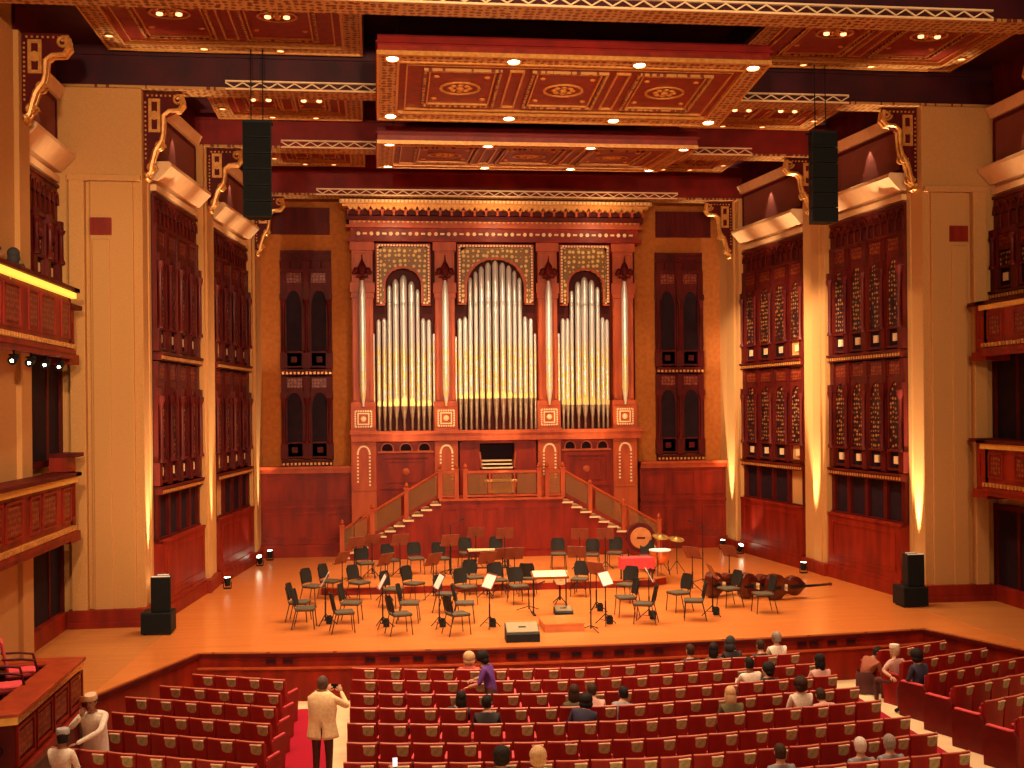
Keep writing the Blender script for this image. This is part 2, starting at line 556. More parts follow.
# the man in the beige jacket photographing the stage
J = {'pelvis': ((0, 0, .93), .12), 'waist': ((0, .0, 1.08), .12), 'chest': ((0, .01, 1.28), .145), 'neckb': ((0, .03, 1.43), .062), 'neck': ((-.005, .05, 1.475), .052), 'skull': ((-.01, .07, 1.53), .055),
     'shl': ((-.20, .0, 1.375), .066), 'ell': ((-.20, .26, 1.24), .048), 'wrl': ((-.04, .42, 1.39), .031),
     'shr': ((.20, .0, 1.375), .068), 'elr': ((.37, .17, 1.21), .052), 'wrr': ((.19, .42, 1.39), .031)}
for s, n in ((-1, 'l'), (1, 'r')):
    J.update({'hip' + n: ((s * .10, 0, .88), .095), 'kn' + n: ((s * .105, .02, .49), .066), 'an' + n: ((s * .11, -.01, .10), .045), 'to' + n: ((s * .125, .14, .04), .04)})
B = [('pelvis', 'waist', 1), ('waist', 'chest', 1), ('chest', 'neckb', 1), ('neckb', 'neck', 0), ('neck', 'skull', 0)]
for n in 'lr':
    B += [('chest', 'sh' + n, 1), ('sh' + n, 'el' + n, 1), ('el' + n, 'wr' + n, 1), ('pelvis', 'hip' + n, 2), ('hip' + n, 'kn' + n, 2), ('kn' + n, 'an' + n, 2), ('an' + n, 'to' + n, 3)]
hd = Vector((-.012, .085, 1.595))
fing = [((-.04, .42, 1.39), (.5, .3, .8), (-.3, -1, 0), .55, 1), ((.19, .42, 1.39), (-.5, .3, .8), (.3, -1, 0), .55, -1)]
mb = human(J, B, None, None, hd, .05, [(w, d, u, c, g) for w, d, u, c, g in fing], 0) if False else human(J, B, [0, 0, 0, 0], None, hd, .05, fing, 0)
man = mb.build('person', [SKIN, cBE, cTR, BLACK, EYE], smooth=True, flip=False)
tag(man, 'man in beige jacket standing in the left aisle and holding up a camera', 'person')
hair_mesh(hd, .05, 'short').build('hair', HDG, man, smooth=True)
mb = MB()                         # jacket body and skirt, open at the rear vent
prof = [(1.49, .09, .08), (1.44, .16, .11), (1.39, .225, .135), (1.28, .225, .165), (1.08, .205, .155), (.96, .215, .165), (.80, .245, .185), (.76, .25, .19)]
n = 28
vs, fs = [], []
for z, a, b in prof:
    for i in range(n):
        t = -pi / 2 + .04 + (2 * pi - .08) * i / (n - 1) + (.16 if z < .97 else .1)
        fold = 1 + (.02 * sin(5 * t + z * 9) if z < 1.3 else 0)
        vs.append((a * cos(t) * fold, .01 + b * sin(t) * fold, z))
for j in range(len(prof) - 1):
    for i in range(n - 1):
        fs.append((j * n + i, j * n + i + 1, (j + 1) * n + i + 1, (j + 1) * n + i))
    if j < 5:
        fs.append((j * n + n - 1, j * n, (j + 1) * n, (j + 1) * n + n - 1))
mb.add(vs, fs)
jk = mb.build('jacket', cBE, man, smooth=True, flip=False)
sd = jk.modifiers.new('thickness', 'SOLIDIFY'); sd.thickness = .012
mb = MB(); mb.tube([(.09 * cos(t), .02 + .085 * sin(t), 1.455) for t in [pi * 2 * k / 12 for k in range(12)]], .018, 6, True); mb.build('collar', cBE, man, smooth=True)
PEOPLE['man'] = man

# the man in white with an embroidered cap, leaning on a seat
J = {'pelvis': ((0, 0, .93), .125), 'waist': ((.0, .03, 1.07), .125), 'chest': ((-.02, .10, 1.25), .14), 'neckb': ((-.02, .15, 1.39), .06), 'neck': ((-.02, .17, 1.44), .05), 'skull': ((-.02, .19, 1.50), .055),
     'shl': ((-.20, .08, 1.33), .064), 'ell': ((-.20, .32, 1.14), .05), 'wrl': ((.10, .50, 1.0), .031),
     'shr': ((.17, .12, 1.33), .064), 'elr': ((.30, .24, 1.16), .048), 'wrr': ((.10, .30, 1.36), .031)}
for s, n in ((-1, 'l'), (1, 'r')):
    J.update({'hip' + n: ((s * .09, 0, .88), .095), 'kn' + n: ((s * .095, .02, .49), .066), 'an' + n: ((s * .10, -.01, .10), .045), 'to' + n: ((s * .11, .13, .04), .04)})
hd = Vector((-.02, .205, 1.555))
fing = [((.10, .50, 1.0), (.9, .5, -.2), (0, 0, 1), .3, 1), ((.10, .30, 1.36), (-.4, -.1, 1), (0, 1, 0), .5, -1)]
mb = human(J, B, [0, 0, 0, 0], None, hd, -.1, fing, 0, -.25)
man2 = mb.build('person', [SKIND, cW, cW, BLACK, EYE], smooth=True, flip=False)
tag(man2, 'man in white robe and embroidered cap leaning on a seat, hand at his face', 'person')
mb = MB()
prof = [(1.37, .10, .085), (1.34, .17, .10), (1.26, .205, .14), (1.1, .185, .15), (.9, .195, .165), (.5, .205, .18), (.1, .22, .2), (.08, .22, .2)]
mb.add([(a * cos(2 * pi * i / 20), (.12 if z > 1.3 else (.09 if z > 1.2 else (.03 if z > 1 else 0))) + b * sin(2 * pi * i / 20), z) for z, a, b in prof for i in range(20)], [(j * 20 + i, j * 20 + (i + 1) % 20, (j + 1) * 20 + (i + 1) % 20, (j + 1) * 20 + i) for j in range(len(prof) - 1) for i in range(20)])
mb.build('robe', cW, man2, smooth=True)
hair_mesh(hd, -.1, 'short', -.25).build('hair', HB, man2, smooth=True)
hair_mesh(hd, -.1, 'cap', -.25).build('cap', cCAP, man2, smooth=True)
PEOPLE['man2'] = man2


def cap_extra(col):
    def f(root, hd, yw):
        hair_mesh(hd, yw, 'cap').build('cap', col, root, smooth=True)
    return f


def headphones(root, hd, yw):
    mb = MB(Matrix.Translation(hd) @ Matrix.Rotation(yw, 4, 'Z'))
    mb.tube([(.1 * cos(t), -.02, .02 + .12 * sin(t)) for t in [pi * k / 10 for k in range(11)]], .012, 6)
    for s in (-1, 1):
        mb.lathe((s * .1, -.02, 0), [(.03, -.02), (.04, 0), (.03, .02)], 10, 'x')
    mb.build('headphones', BLACK, root, smooth=True)


def skirt(root, hd, yw):
    mb = MB()
    prof = [(.46, .14, .12, 0), (.36, .19, .2, .05), (.28, .21, .3, .15), (.15, .23, .33, .18), (.03, .24, .35, .18)]
    mb.add([(a * cos(2 * pi * i / 20), o + b * sin(2 * pi * i / 20), z) for z, a, b, o in prof for i in range(20)], [(j * 20 + i, j * 20 + (i + 1) % 20, (j + 1) * 20 + (i + 1) % 20, (j + 1) * 20 + i) for j in range(4) for i in range(20)])
    mb.build('long_skirt', cTR, root, smooth=True)


S_ = seated
S_('p3', 'seated man in white with grey cap beside the carved side box', cW, cW, 'short', HB, SKIND, hyaw=.5, extra=cap_extra(cCAPG))
# the woman in purple, standing half bent between two rows
J = {'pelvis': ((0, 0, .88), .125), 'waist': ((0, .03, 1.02), .11), 'chest': ((0, .09, 1.19), .13), 'neckb': ((0, .13, 1.31), .062), 'neck': ((0, .15, 1.36), .05), 'skull': ((0, .18, 1.42), .055),
     'shl': ((-.17, .09, 1.27), .06), 'ell': ((-.24, .16, 1.03), .045), 'wrl': ((-.19, .38, .95), .03),
     'shr': ((.17, .09, 1.27), .06), 'elr': ((.22, .20, 1.05), .045), 'wrr': ((.10, .38, 1.02), .03)}
for s, n in ((-1, 'l'), (1, 'r')):
    J.update({'hip' + n: ((s * .09, 0, .84), .095), 'kn' + n: ((s * .085, .03, .47), .064), 'an' + n: ((s * .085, -.01, .10), .043), 'to' + n: ((s * .09, .12, .04), .038)})
hd = Vector((0, .20, 1.455))
B4 = [(a, b, 0 if a.startswith('el') else k) for a, b, k in B]
mb = human(J, B4, [0] * 4, None, hd, .2, [(Vector(J['wr' + n][0]), Vector(J['wr' + n][0]) - Vector(J['el' + n][0]), (0, 0, 1), .5, -s) for s, n in ((-1, 'l'), (1, 'r'))], 0, -.3)
p4 = mb.build('person', [SKIN, cPU, cTR, BLACK, EYE], smooth=True, flip=False)
tag(p4, 'dark haired woman in purple top standing half bent between two rows', 'person')
hair_mesh(hd, .2, 'bob', -.3).build('hair', HB, p4, smooth=True)
PEOPLE['p4'] = p4
S_('p5', 'blond person in coral top seated in the front row, left of the woman in purple', cRD, cTR, 'bob', HBL, up=.02)
S_('p6', 'long dark haired person in black seated a few rows below the blond person in coral', cBK, cTR, 'long', HB, side=.1, hyaw=.3, h=.97)
S_('p7', 'short dark haired person in black seated just below the woman in purple', cBK, cTR, 'short', HB, hyaw=-.3, lean=-.08, h=.96)
S_('p8', 'person in navy with dark hair slumped low, left of the person in grey', cNV, cTR, 'bob', HB, lean=-.3, side=.2, h=.95)
S_('p8b', 'long brown haired person in olive seated behind the slumped person in navy', cGN, cTR, 'long', HBR, side=-.08, h=.97)
S_('p9', 'dark haired person in grey leaning left in the middle of the stalls', cGY, cTR, 'short', HB, side=.15, lean=-.15, h=.98)
S_('p10', 'brown haired person in pink leaning forward in the middle of the stalls', cPK, cTR, 'short', HBR, lean=-.3, h=.95)
S_('a1', 'person in black at the left end of the front row audience group', cBK, cTR, 'short', HBR, hyaw=.3)
S_('a2', 'dark haired person in olive between the person in black and the woman in black headscarf', cGN, cTR, 'long', HB, hyaw=-.4)
S_('a3', 'woman in black headscarf turning right in the front row', cBK, cBK, 'hijab', cBK, hyaw=-1.2, up=.06)
S_('a4', 'brown haired person beside the grey haired man in the front row', cBK, cTR, 'short', HBR, hyaw=.3, lean=-.1)
S_('a5', 'grey haired man in white shirt at the front row right end', cW, cTR, 'short', HG, SKIND, hyaw=.6, up=.06)
S_('a6', 'broad man in white shirt with black hair in the third row on the right', cW, cTR, 'short', HB, SKIND, up=.05, side=-.05, arms='forward', hyaw=.2)
S_('a7', 'dark haired person just right of the broad man in white', cBK, cTR, 'bob', HB, hyaw=.8)
S_('a8', 'long blond haired person seated low, left of the broad man in white', cGN, cTR, 'long', HBL, lean=-.1, h=.94)
S_('a9', 'dark haired woman in pink and white by the right aisle', cPK, cTR, 'long', HB, SKIND, hyaw=.5, up=.05)
S_('a10', 'brown haired person in white wearing headphones', cW, cTR, 'bob', HBR, hyaw=.1, extra=headphones)
S_('a11', 'person in pale pink seated right of the person with headphones', cPK, cTR, 'short', HBR, lean=-.4, h=.93)
S_('b1', 'crouching person in rust clothes reaching down by the right aisle', cOR, cTR, 'short', HB, SKIND, lean=-.55, side=.15, arms='reachdown', up=-.28, sleeves=False, extra=skirt)
S_('b2', 'person with pale cap seated at the right aisle behind the crouching one', cPK, cTR, 'short', HBL, arms='reach', hyaw=.3, sleeves=False, extra=cap_extra(cW))
S_('b3', 'dark haired person in navy seated in the right block', cNV, cTR, 'bob', HB, lean=-.1, hyaw=-.3)
S_('d1', 'dark haired person at the bottom edge left of the fair haired one', cBK, cTR, 'bob', HB, up=.0)
S_('d2', 'person with fair grey hair and white shirt at the bottom edge', cW, cTR, 'bob', HBL, up=.0)
S_('d3', 'brown haired man in grey shirt at the bottom edge of the central block', cGY, cTR, 'short', HBR)
S_('d4', 'white haired person at the bottom edge near the right aisle', cGY, cTR, 'short', HW)
S_('d5', 'grey haired person at the bottom edge right of the white haired one', cGY, cTR, 'short', HG)
S_('e1', 'person in black veil sitting in the upper left balcony', cBK, cBK, 'niqab', cBK, hyaw=-.9)
S_('e2', 'brown skinned person at the left edge of the upper left balcony', cW, cTR, 'short', HB, SKIND, hyaw=-.9)
# ================================================================ THE ROOM
def X(sg, w):
    return CX + sg * w


def pts(sg, lst):
    return [(X(sg, w), y) for w, y in lst]


# ---- floors
edge = []
for i in range(17):
    w = -7.9 + 15.8 * i / 16
    edge.append((CX + w, 23.85 + 0.55 * (w / 7.9) ** 2))
apron_l, apron_r = (CX - 9.25, 20.9), (CX + 9.25, 20.9)
m = MB()
m.prism([apron_l] + edge + [apron_r, (CX + 9.3, 20.9), (CX + 9.72, 29), (CX + 9.72, 41), (CX - 9.72, 41), (CX - 9.72, 29), (CX - 9.3, 20.9)], -0.09, 0.0)
struct(m, 'floor', FLOORW, 'polished orange wooden stage floor')
for sg, nm in ((-1, 'left'), (1, 'right')):
    m = MB()
    m.prism(pts(sg, [(9.25, 20.9), (8.9, 27.6), (9.4, 28.6), (11.9, 28.6), (11.9, 20.9)]), -0.09, 0.003)
    struct(m, 'floor_side_' + nm, FLOORS, 'browner wooden floor at the %s side of the stage' % nm)
m = MB()
m.box(CX - 14, CX + 14, 2, 25.5, HALL - 0.2, HALL)
struct(m, 'floor_stalls', MARBLE, 'cream floor of the stalls')
# stage front: upper riser with nosing, lower plinth
path = [apron_l] + edge + [apron_r]


def offs(p, d):
    out = []
    for i, q in enumerate(p):
        a = Vector(p[max(i - 1, 0)]); b = Vector(p[min(i + 1, len(p) - 1)])
        t = (b - a).normalized()
        n = Vector((t.y, -t.x))
        out.append((q[0] + n.x * d, q[1] + n.y * d))
    return out


def ribbon(mb, p, d0, d1, z0, z1):
    a, b = offs(p, d0), offs(p, d1)
    n = len(p)
    vs = [(*q, z0) for q in a] + [(*q, z0) for q in b] + [(*q, z1) for q in a] + [(*q, z1) for q in b]
    fs = []
    for i in range(n - 1):
        j = i + 1
        fs += [(i, j, n + j, n + i), (2 * n + i, 3 * n + i, 3 * n + j, 2 * n + j), (n + i, n + j, 3 * n + j, 3 * n + i), (i, 2 * n + i, 2 * n + j, j)]
    fs += [(0, n, 3 * n, 2 * n), (n - 1, 2 * n - 1, 4 * n - 1, 3 * n - 1)]
    mb.add(vs, fs)


m = MB()
ribbon(m, path, -0.14, 0.02, HALL, -0.092)
m.m = 1
ribbon(m, path, -0.02, 0.07, -0.10, -0.03)
m.m = 2
ribbon(m, path[1:-1], 0.02, 0.12, HALL, -0.34)
m.m = 3
ribbon(m, path[1:-1], 0.015, 0.15, -0.34, -0.31)
struct(m, 'wall_stage_front', [WOOD, WOODD, WOOD, WOODO], 'dark red wooden front of the stage')
# cable vents in the stage front
vc = 0
for px in (270, 287, 370, 395, 419, 443, 515, 538, 561, 584, 607, 630, 652, 673, 837, 851, 873, 896):
    p = PZ(px, 664, -0.2)
    w = p.x - CX
    y = 23.85 + 0.55 * (w / 7.9) ** 2 - 0.03
    mb = MB()
    mb.box(-0.09, 0.09, -0.005, 0.02, -0.035, 0.035)
    o = mb.build('cable_vent', DARK)
    mb = MB(); mb.rectring(-0.11, 0.11, -0.055, 0.055, 0.02, -0.012, 0.0); mb.build('vent_frame', WOODD, o)
    o.location = (p.x, y, -0.19)
    o.rotation_euler = (0, 0, 2 * 0.55 * w / 7.9 ** 2)
    vc += 1
    tag(o, 'small dark rectangular vent in the stage front, %s vent from the left' % ORD[vc], 'vent', 'vents in the stage front')

# aisles
m = MB()
m.box(-1.66, -0.83, 8, 23.35, HALL, HALL + 0.012)
o = tag(m.build('aisle_carpet', CARPET), 'crimson carpet runner in the aisle where the man photographs', 'carpet', 'aisle carpets')
m = MB()
m.prism([(8.72, 8), (9.55, 8), (9.75, 23.3), (8.92, 23.3)], HALL, HALL + 0.012)
o = tag(m.build('aisle_carpet', CARPET), 'crimson carpet runner in the right aisle below the crouching people', 'carpet', 'aisle carpets')

# ---- back wall
m = MB()
m.box(CX - 8.6, CX + 8.6, 40.0, 40.4, 0, 14)
struct(m, 'wall_back', STONED, 'ochre back wall behind the organ')
BAYS = {'A': ((9.45, 28.45), (9.05, 32.3)), 'B': ((8.85, 33.9), (8.35, 38.25))}
for sg, nm in ((-1, 'left'), (1, 'right')):
    m = MB()
    # continuous shell behind the bays
    m.prism(pts(sg, [(9.55, 28.3), (9.12, 32.5), (8.9, 33.8), (8.45, 38.4), (8.2, 40.3), (9.6, 40.3), (10.6, 28.3)]), 0, 13.6)
    struct(m, 'wall_stage_' + nm, STONE, 'ochre %s wall of the stage' % nm)
    m = MB()
    m.box(min(X(sg, 11.55), X(sg, 11.9)), max(X(sg, 11.55), X(sg, 11.9)), 12, 28.2, HALL, 14)
    struct(m, 'wall_' + nm, STONE, 'ochre %s side wall of the hall' % nm)
    # towers flanking the stage
    m = MB()
    m.prism(pts(sg, [(9.58, 27.7), (11.6, 27.7), (11.6, 28.6), (9.58, 28.6)]), 0, 12.55)
    m.prism(pts(sg, [(9.78, 27.62), (10.75, 27.62), (10.75, 27.75), (9.78, 27.75)]), 0, 10.35)
    m.prism(pts(sg, [(10.85, 27.5), (11.2, 27.5), (11.2, 27.75), (10.85, 27.75)]), 0, 10.35)
    m.prism(pts(sg, [(9.6, 27.55), (11.25, 27.55), (11.25, 27.8), (9.6, 27.8)]), 10.35, 10.5)
    m.prism(pts(sg, [(10.3, 27.58), (10.7, 27.58), (10.7, 27.63), (10.3, 27.63)]), 0.4, 9.0)
    struct(m, 'pillar_tower_' + nm, STONE, 'broad ochre stone tower at the %s edge of the stage' % nm, bevel=0.02)
    m = MB()
    m.prism(pts(sg, [(10.26, 27.57), (10.74, 27.57), (10.74, 27.63), (10.26, 27.63)]), 9.1, 9.5)
    struct(m, 'trim_tower_' + nm, WOOD, 'dark red inlay on the %s stone tower' % nm)
    # piers between the bays
    m = MB()
    m.prism(pts(sg, [(9.15, 32.35), (8.86, 32.35), (8.86, 32.6), (8.80, 32.6), (8.80, 33.2), (8.86, 33.2), (8.78, 33.8), (9.15, 33.8)]), 0, 12.3)
    struct(m, 'pillar_middle_' + nm, STONE, 'lit stone pier between the two %s bays' % nm, bevel=0.015)
    m = MB()
    m.prism(pts(sg, [(8.5, 38.25), (8.2, 38.25), (8.2, 38.6), (8.12, 38.6), (8.12, 39.4), (8.05, 40.05), (8.6, 40.05)]), 0, 12.1)
    struct(m, 'pillar_rear_' + nm, STONE, 'lit stone pier at the rear of the %s bays' % nm, bevel=0.015)
    # near pier of the hall
    m = MB()
    m.prism(pts(sg, [(11.28, 12.5), (11.28, 23.8), (11.18, 23.8), (11.18, 24.5), (11.28, 24.5), (11.28, 24.6), (11.7, 24.6), (11.7, 12.5)]), HALL, 12.6)
    struct(m, 'pillar_near_' + nm, STONE, 'ochre stone pier of the %s hall wall' % nm, bevel=0.015)
    # plinths
    m = MB()
    m.prism(pts(sg, [(9.5, 27.5), (11.3, 27.45), (11.3, 28.5), (9.5, 28.5)]), 0, 0.42)
    m.prism(pts(sg, [(9.46, 27.46), (11.3, 27.41), (11.3, 28.5), (9.46, 28.5)]), 0, 0.14)
    m.prism(pts(sg, [(9.2, 32.2), (8.72, 32.2), (8.66, 33.9), (9.2, 33.9)]), 0, 0.36)
    m.prism(pts(sg, [(8.6, 38.15), (8.1, 38.15), (8.0, 40.0), (8.6, 40.0)]), 0, 0.33)
    m.prism(pts(sg, [(11.3, 24.6), (11.3, 27.5), (11.6, 27.5), (11.6, 24.6)]), 0, 0.4)
    struct(m, 'baseboard_' + nm, WOOD, 'dark red plinth along the %s piers' % nm, bevel=0.01)

# ---- ceiling and beams
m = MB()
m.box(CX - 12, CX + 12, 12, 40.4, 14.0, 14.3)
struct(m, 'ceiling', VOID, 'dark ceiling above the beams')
beams = [('near', 21.35, 12.5, 14.0, 11.85, 7.9), ('front', 27.7, 12.55, 14.0, 11.85, 7.65), ('middle', 32.5, 12.28, 13.6, 9.2, 6.75), ('rear', 38.3, 12.05, 13.6, 8.5, 6.08)]
for nm, y, z0, z1, w, zw in beams:
    m = MB()
    m.box(CX - w, CX + w, y, y + 0.65, z0 + 0.03, z1)
    m.m = 1
    m.box(CX - w + 0.02, CX + w - 0.02, y - 0.02, y + 0.67, z0, z0 + 0.06)
    m.m = 0
    m.box(CX - w, CX + w, y - 0.06, y, z0 + 0.75, z0 + 0.82)
    o = struct(m, 'beam_' + nm, [BEAMR if nm in ('middle', 'rear') else BEAM, GOLDP], 'dark red ceiling beam, %s of four' % ({'near': 'nearest', 'front': 'second', 'middle': 'third', 'rear': 'rearmost'}[nm]))
    m = MB()
    n = int(zw * 2 / 0.2)
    p = [(CX - zw + i * zw * 2 / n, y - 0.05, z0 + (0.05 if i % 2 else 0.17)) for i in range(n + 1)]
    m.tube(p, 0.022, 4)
    m.box(CX - zw, CX + zw, y - 0.07, y, z0 + 0.0, z0 + 0.035)
    m.box(CX - zw, CX + zw, y - 0.07, y, z0 + 0.185, z0 + 0.22)
    m.build('zigzag_trim', IVORY, o)
# ================================================================ CARVED BAYS, CORNICES, BRACKETS, BALCONIES
def arch(x0, x1, zs, zt, n=7):
    """Right half then left half of a pointed arch, from the right springing over the apex to the left springing."""
    c, h = (x0 + x1) / 2, (x1 - x0) / 2
    out = []
    for i in range(n + 1):
        a = i / n
        out.append((c + h * cos(a * pi / 2) ** 0.85, zs + (zt - zs) * (sin(a * pi / 2) ** 1.15)))
    return out + [(2 * c - x, z) for x, z in out[-2::-1]]


def arch_panel(mb, x0, x1, z0, z1, ax0, ax1, zs, zt, a, b):
    """Rectangular panel with an arched opening cut from its foot up to the apex."""
    ar = [(ax1, z0)] + arch(ax0, ax1, zs, zt) + [(ax0, z0)]
    n = len(ar)
    outer = [(x1, z0)]
    for x, z in ar[1:-1]:
        t = (x - (x0 + x1) / 2) / ((ax1 - ax0) / 2)
        if abs(t) > 0.80:
            outer.append((x1 if t > 0 else x0, z0 + (z1 - z0) * (0.5 + 0.5 * (1 - (abs(t) - 0.8) / 0.2))))
        else:
            outer.append(((x0 + x1) / 2 + (x1 - x0) / 2 * t / 0.8, z1))
    outer.append((x0, z0))
    def p3(p, t):
        return (p[0], t, p[1])
    vs = [p3(p, a) for p in outer] + [p3(p, a) for p in ar] + [p3(p, b) for p in outer] + [p3(p, b) for p in ar]
    fs = []
    for i in range(n - 1):
        j = i + 1
        fs += [(i, j, n + j, n + i), (2 * n + i, 3 * n + i, 3 * n + j, 2 * n + j), (n + i, n + j, 3 * n + j, 3 * n + i), (i, 2 * n + i, 2 * n + j, j)]
    mb.add(vs, fs)


def frame_matrix(sg, p0, p1):
    a, b = Vector((X(sg, p0[0]), p0[1], 0)), Vector((X(sg, p1[0]), p1[1], 0))
    d = (b - a).normalized()
    n = Vector((-d.y, d.x, 0))
    if n.x * -sg < 0:
        n = -n
    n = -n                              # local +y points into the wall, -y towards the stage
    M = Matrix((d, n, Vector((0, 0, 1)))).transposed().to_4x4()
    M.translation = a
    return M, (b - a).length


def carved_screen(M, L, label, tiers, n, frieze, dark_open=None, group='carved wooden screens', dk=False):
    WOOD = WOODD if dk else WOODS
    CARVED = globals()['CARVED']
    IVORY = WOOD if dk else globals()['IVORY']
    LATT = globals()['DARK'] if dk else globals()['LATT']
    root = thing('carved_screen', label, 'carved screen', group=group)
    root.matrix_world = M
    zlo = dark_open[0] if dark_open else tiers[-1][0]
    ztop = frieze[1] if frieze else tiers[0][1]
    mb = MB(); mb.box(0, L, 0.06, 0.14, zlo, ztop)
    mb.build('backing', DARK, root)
    if frieze:
        mb = MB()
        z0, z1 = frieze
        mb.box(0, L, 0.0, 0.08, z0, z1)
        k = max(4, int(L / 0.34))
        for i in range(k):
            x = L * (i + 0.5) / k
            h = (z1 - z0)
            mb.ring(arch(x - L / k * 0.46, x + L / k * 0.46, z0 + h * .5, z0 + h * .82, 4), arch(x - L / k * 0.36, x + L / k * 0.36, z0 + h * .5, z0 + h * .74, 4), -0.05, 0.0)
            mb.cyl((x - L / k * .5, -0.03, z0 + h * .12), (x - L / k * .5, -0.03, z0 + h * .5), 0.025, n=5)
        mb.box(0, L, -0.06, 0.02, z0 - 0.02, z0 + 0.08)
        mb.box(0, L, -0.05, 0.02, z1 - 0.08, z1)
        mb.build('frieze', WOOD, root)
    W = L / n
    for ti, (z0, z1) in enumerate(tiers):
        H = z1 - z0
        for i in range(n + 1):
            x = min(max(W * i, 0.09), L - 0.09)
            mb = MB()
            mb.box(x - 0.10, x + 0.10, -0.05, 0.06, z0, z1)
            mb.box(x - 0.12, x + 0.12, -0.09, 0.06, z0, z0 + 0.55)
            mb.lathe((x, -0.10, z0 + 0.55), [(0.09, 0), (0.09, .06), (0.055, .12), (0.05, H * .45), (0.055, H * .47), (0.09, H * .5), (0.1, H * .54)], 8)
            mb.box(x - 0.12, x + 0.12, -0.13, 0.0, z0 + 0.55 + H * .54, z0 + 0.75 + H * .54)
            mb.build('colonnette', WOODD if i % 2 else WOOD, root, smooth=True)
        for i in range(n):
            a, b = W * i + 0.11, W * (i + 1) - 0.11
            mb = MB()
            arch_panel(mb, a, b, z0 + 0.62, z1 - 0.45, a + 0.05, b - 0.05, z0 + H * .62, z0 + H * .80, 0.0, 0.05)
            mb.rectring(a, b, z1 - 0.45, z1 - 0.02, 0.05, -0.01, 0.05)
            mb.rectring(a, b, z0 + 0.04, z0 + 0.6, 0.06, -0.03, 0.05)
            mb.m = 1
            mb.box(a + 0.05, b - 0.05, 0.035, 0.055, z0 + 0.6, z1 - 0.5)
            mb.m = 2
            mb.box((a + b) / 2 - .1, (a + b) / 2 + .1, 0.0, 0.05, z0 + 0.22, z0 + 0.42)
            mb.m = 3
            mb.box(a + 0.06, b - 0.06, 0.02, 0.05, z1 - 0.42, z1 - 0.06)
            mb.build('arched_panel', [WOOD, LATT, IVORY, CARVED], root)
        mb = MB()
        mb.box(0, L, -0.14, 0.06, z0 - 0.22, z0 - 0.02)
        mb.box(0, L, -0.18, 0.06, z0 - 0.08, z0 - 0.02)
        mb.m = 1
        k = int(L / 0.13)
        for j in range(k):
            x = L * (j + .5) / k
            mb.box(x - .035, x + .035, -0.155, -0.13, z0 - 0.19, z0 - 0.11)
        mb.build('rail', [WOOD, GOLD], root)
    if dark_open:
        mb = MB()
        for i in range(n + 1):
            x = min(max(W * i, 0.09), L - 0.09)
            mb.box(x - 0.09, x + 0.09, -0.03, 0.06, dark_open[0], dark_open[1])
        mb.box(0, L, -0.06, 0.06, dark_open[0], dark_open[0] + 0.06)
        mb.build('opening_posts', WOODD, root)
    return root


def cornice(M, L, nm, num):
    """Upper part of a bay: shallow plaster field between two moulded shelves."""
    mb = MB(M)
    mb.box(0, L, 0.0, 0.1, 11.0, 12.3)
    o = struct(mb, 'wall_panel_' + nm, PLASTER, 'mauve plaster field high in the bay')
    mb = MB(M)
    mb.prism([(0.1, 10.55), (-0.10, 10.55), (-0.42, 10.88), (-0.42, 10.96), (-0.36, 11.0), (0.1, 11.0)], 0, L, 'x')
    mb.box(0, L, -0.06, 0.1, 10.30, 10.45)
    mb.prism([(0.1, 12.25), (-0.08, 12.25), (-0.2, 12.5), (0.1, 12.5)], 0, L, 'x')
    struct(mb, 'trim_%d' % num, CREAM, 'cream moulded shelf of the bay')
    mb = MB(M)
    mb.rectring(0.05, L - 0.05, 11.05, 12.2, 0.07, -0.03, 0.0)
    mb.box(0, L, 0.0, 0.06, 12.5, 13.6)
    struct(mb, 'wall_frieze_' + nm, WOODD, 'dark frame above the shelf')


tn = 0
for sg, nm in ((-1, 'left'), (1, 'right')):
    for bay, fl in (('A', 'front'), ('B', 'rear')):
        M, L = frame_matrix(sg, *BAYS[bay])
        tn += 1
        cornice(M, L, nm + '_' + fl, tn)
        carved_screen(M, L, 'tall carved dark wood screen in the %s bay of the %s stage wall' % (fl, nm), [(6.45, 9.45), (3.2, 6.2)], 4, (9.45, 10.25), (1.86, 2.98))
        mb = MB(M)
        mb.box(0, L, -0.16, 0.1, 0.0, 1.86)
        mb.box(0, L, -0.24, 0.1, 0.0, 0.30)
        mb.box(0, L, -0.20, 0.1, 0.30, 0.42)
        mb.box(0, L, -0.19, 0.1, 1.80, 1.88)
        mb.rectring(0.25, L - 0.25, 0.6, 1.65, 0.06, -0.18, -0.15)
        struct(mb, 'wall_wainscot_%s_%s' % (nm, fl), WOOD, 'plain dark red wainscot of the %s bay' % fl)
    # bay of the hall wall next to the tower
    M, L = frame_matrix(sg, (11.48, 24.62), (11.48, 27.66))
    tn += 1
    cornice(M, L, nm + '_hall', tn)
    carved_screen(M, L, 'carved wood screen of the %s hall wall above the upper balcony' % nm, [(7.85, 9.3)], 3, (9.3, 10.25))
    for k, (z0, z1) in enumerate(((3.8, 6.3), (0.02, 2.35))):
        mb = MB(M)
        mb.box(0.1, L - 0.1, -0.02, 0.06, z0, z1)
        mb.m = 1
        mb.rectring(0.0, L, z0, z1 + 0.1, 0.14, -0.08, 0.02)
        mb.box(L * .62, L * .66, -0.05, 0.0, z0, z1)
        struct(mb, 'door_%d' % (1 + k + (2 if sg > 0 else 0)), [DARK, WOODD], 'dark doorway of the %s hall wall' % nm)


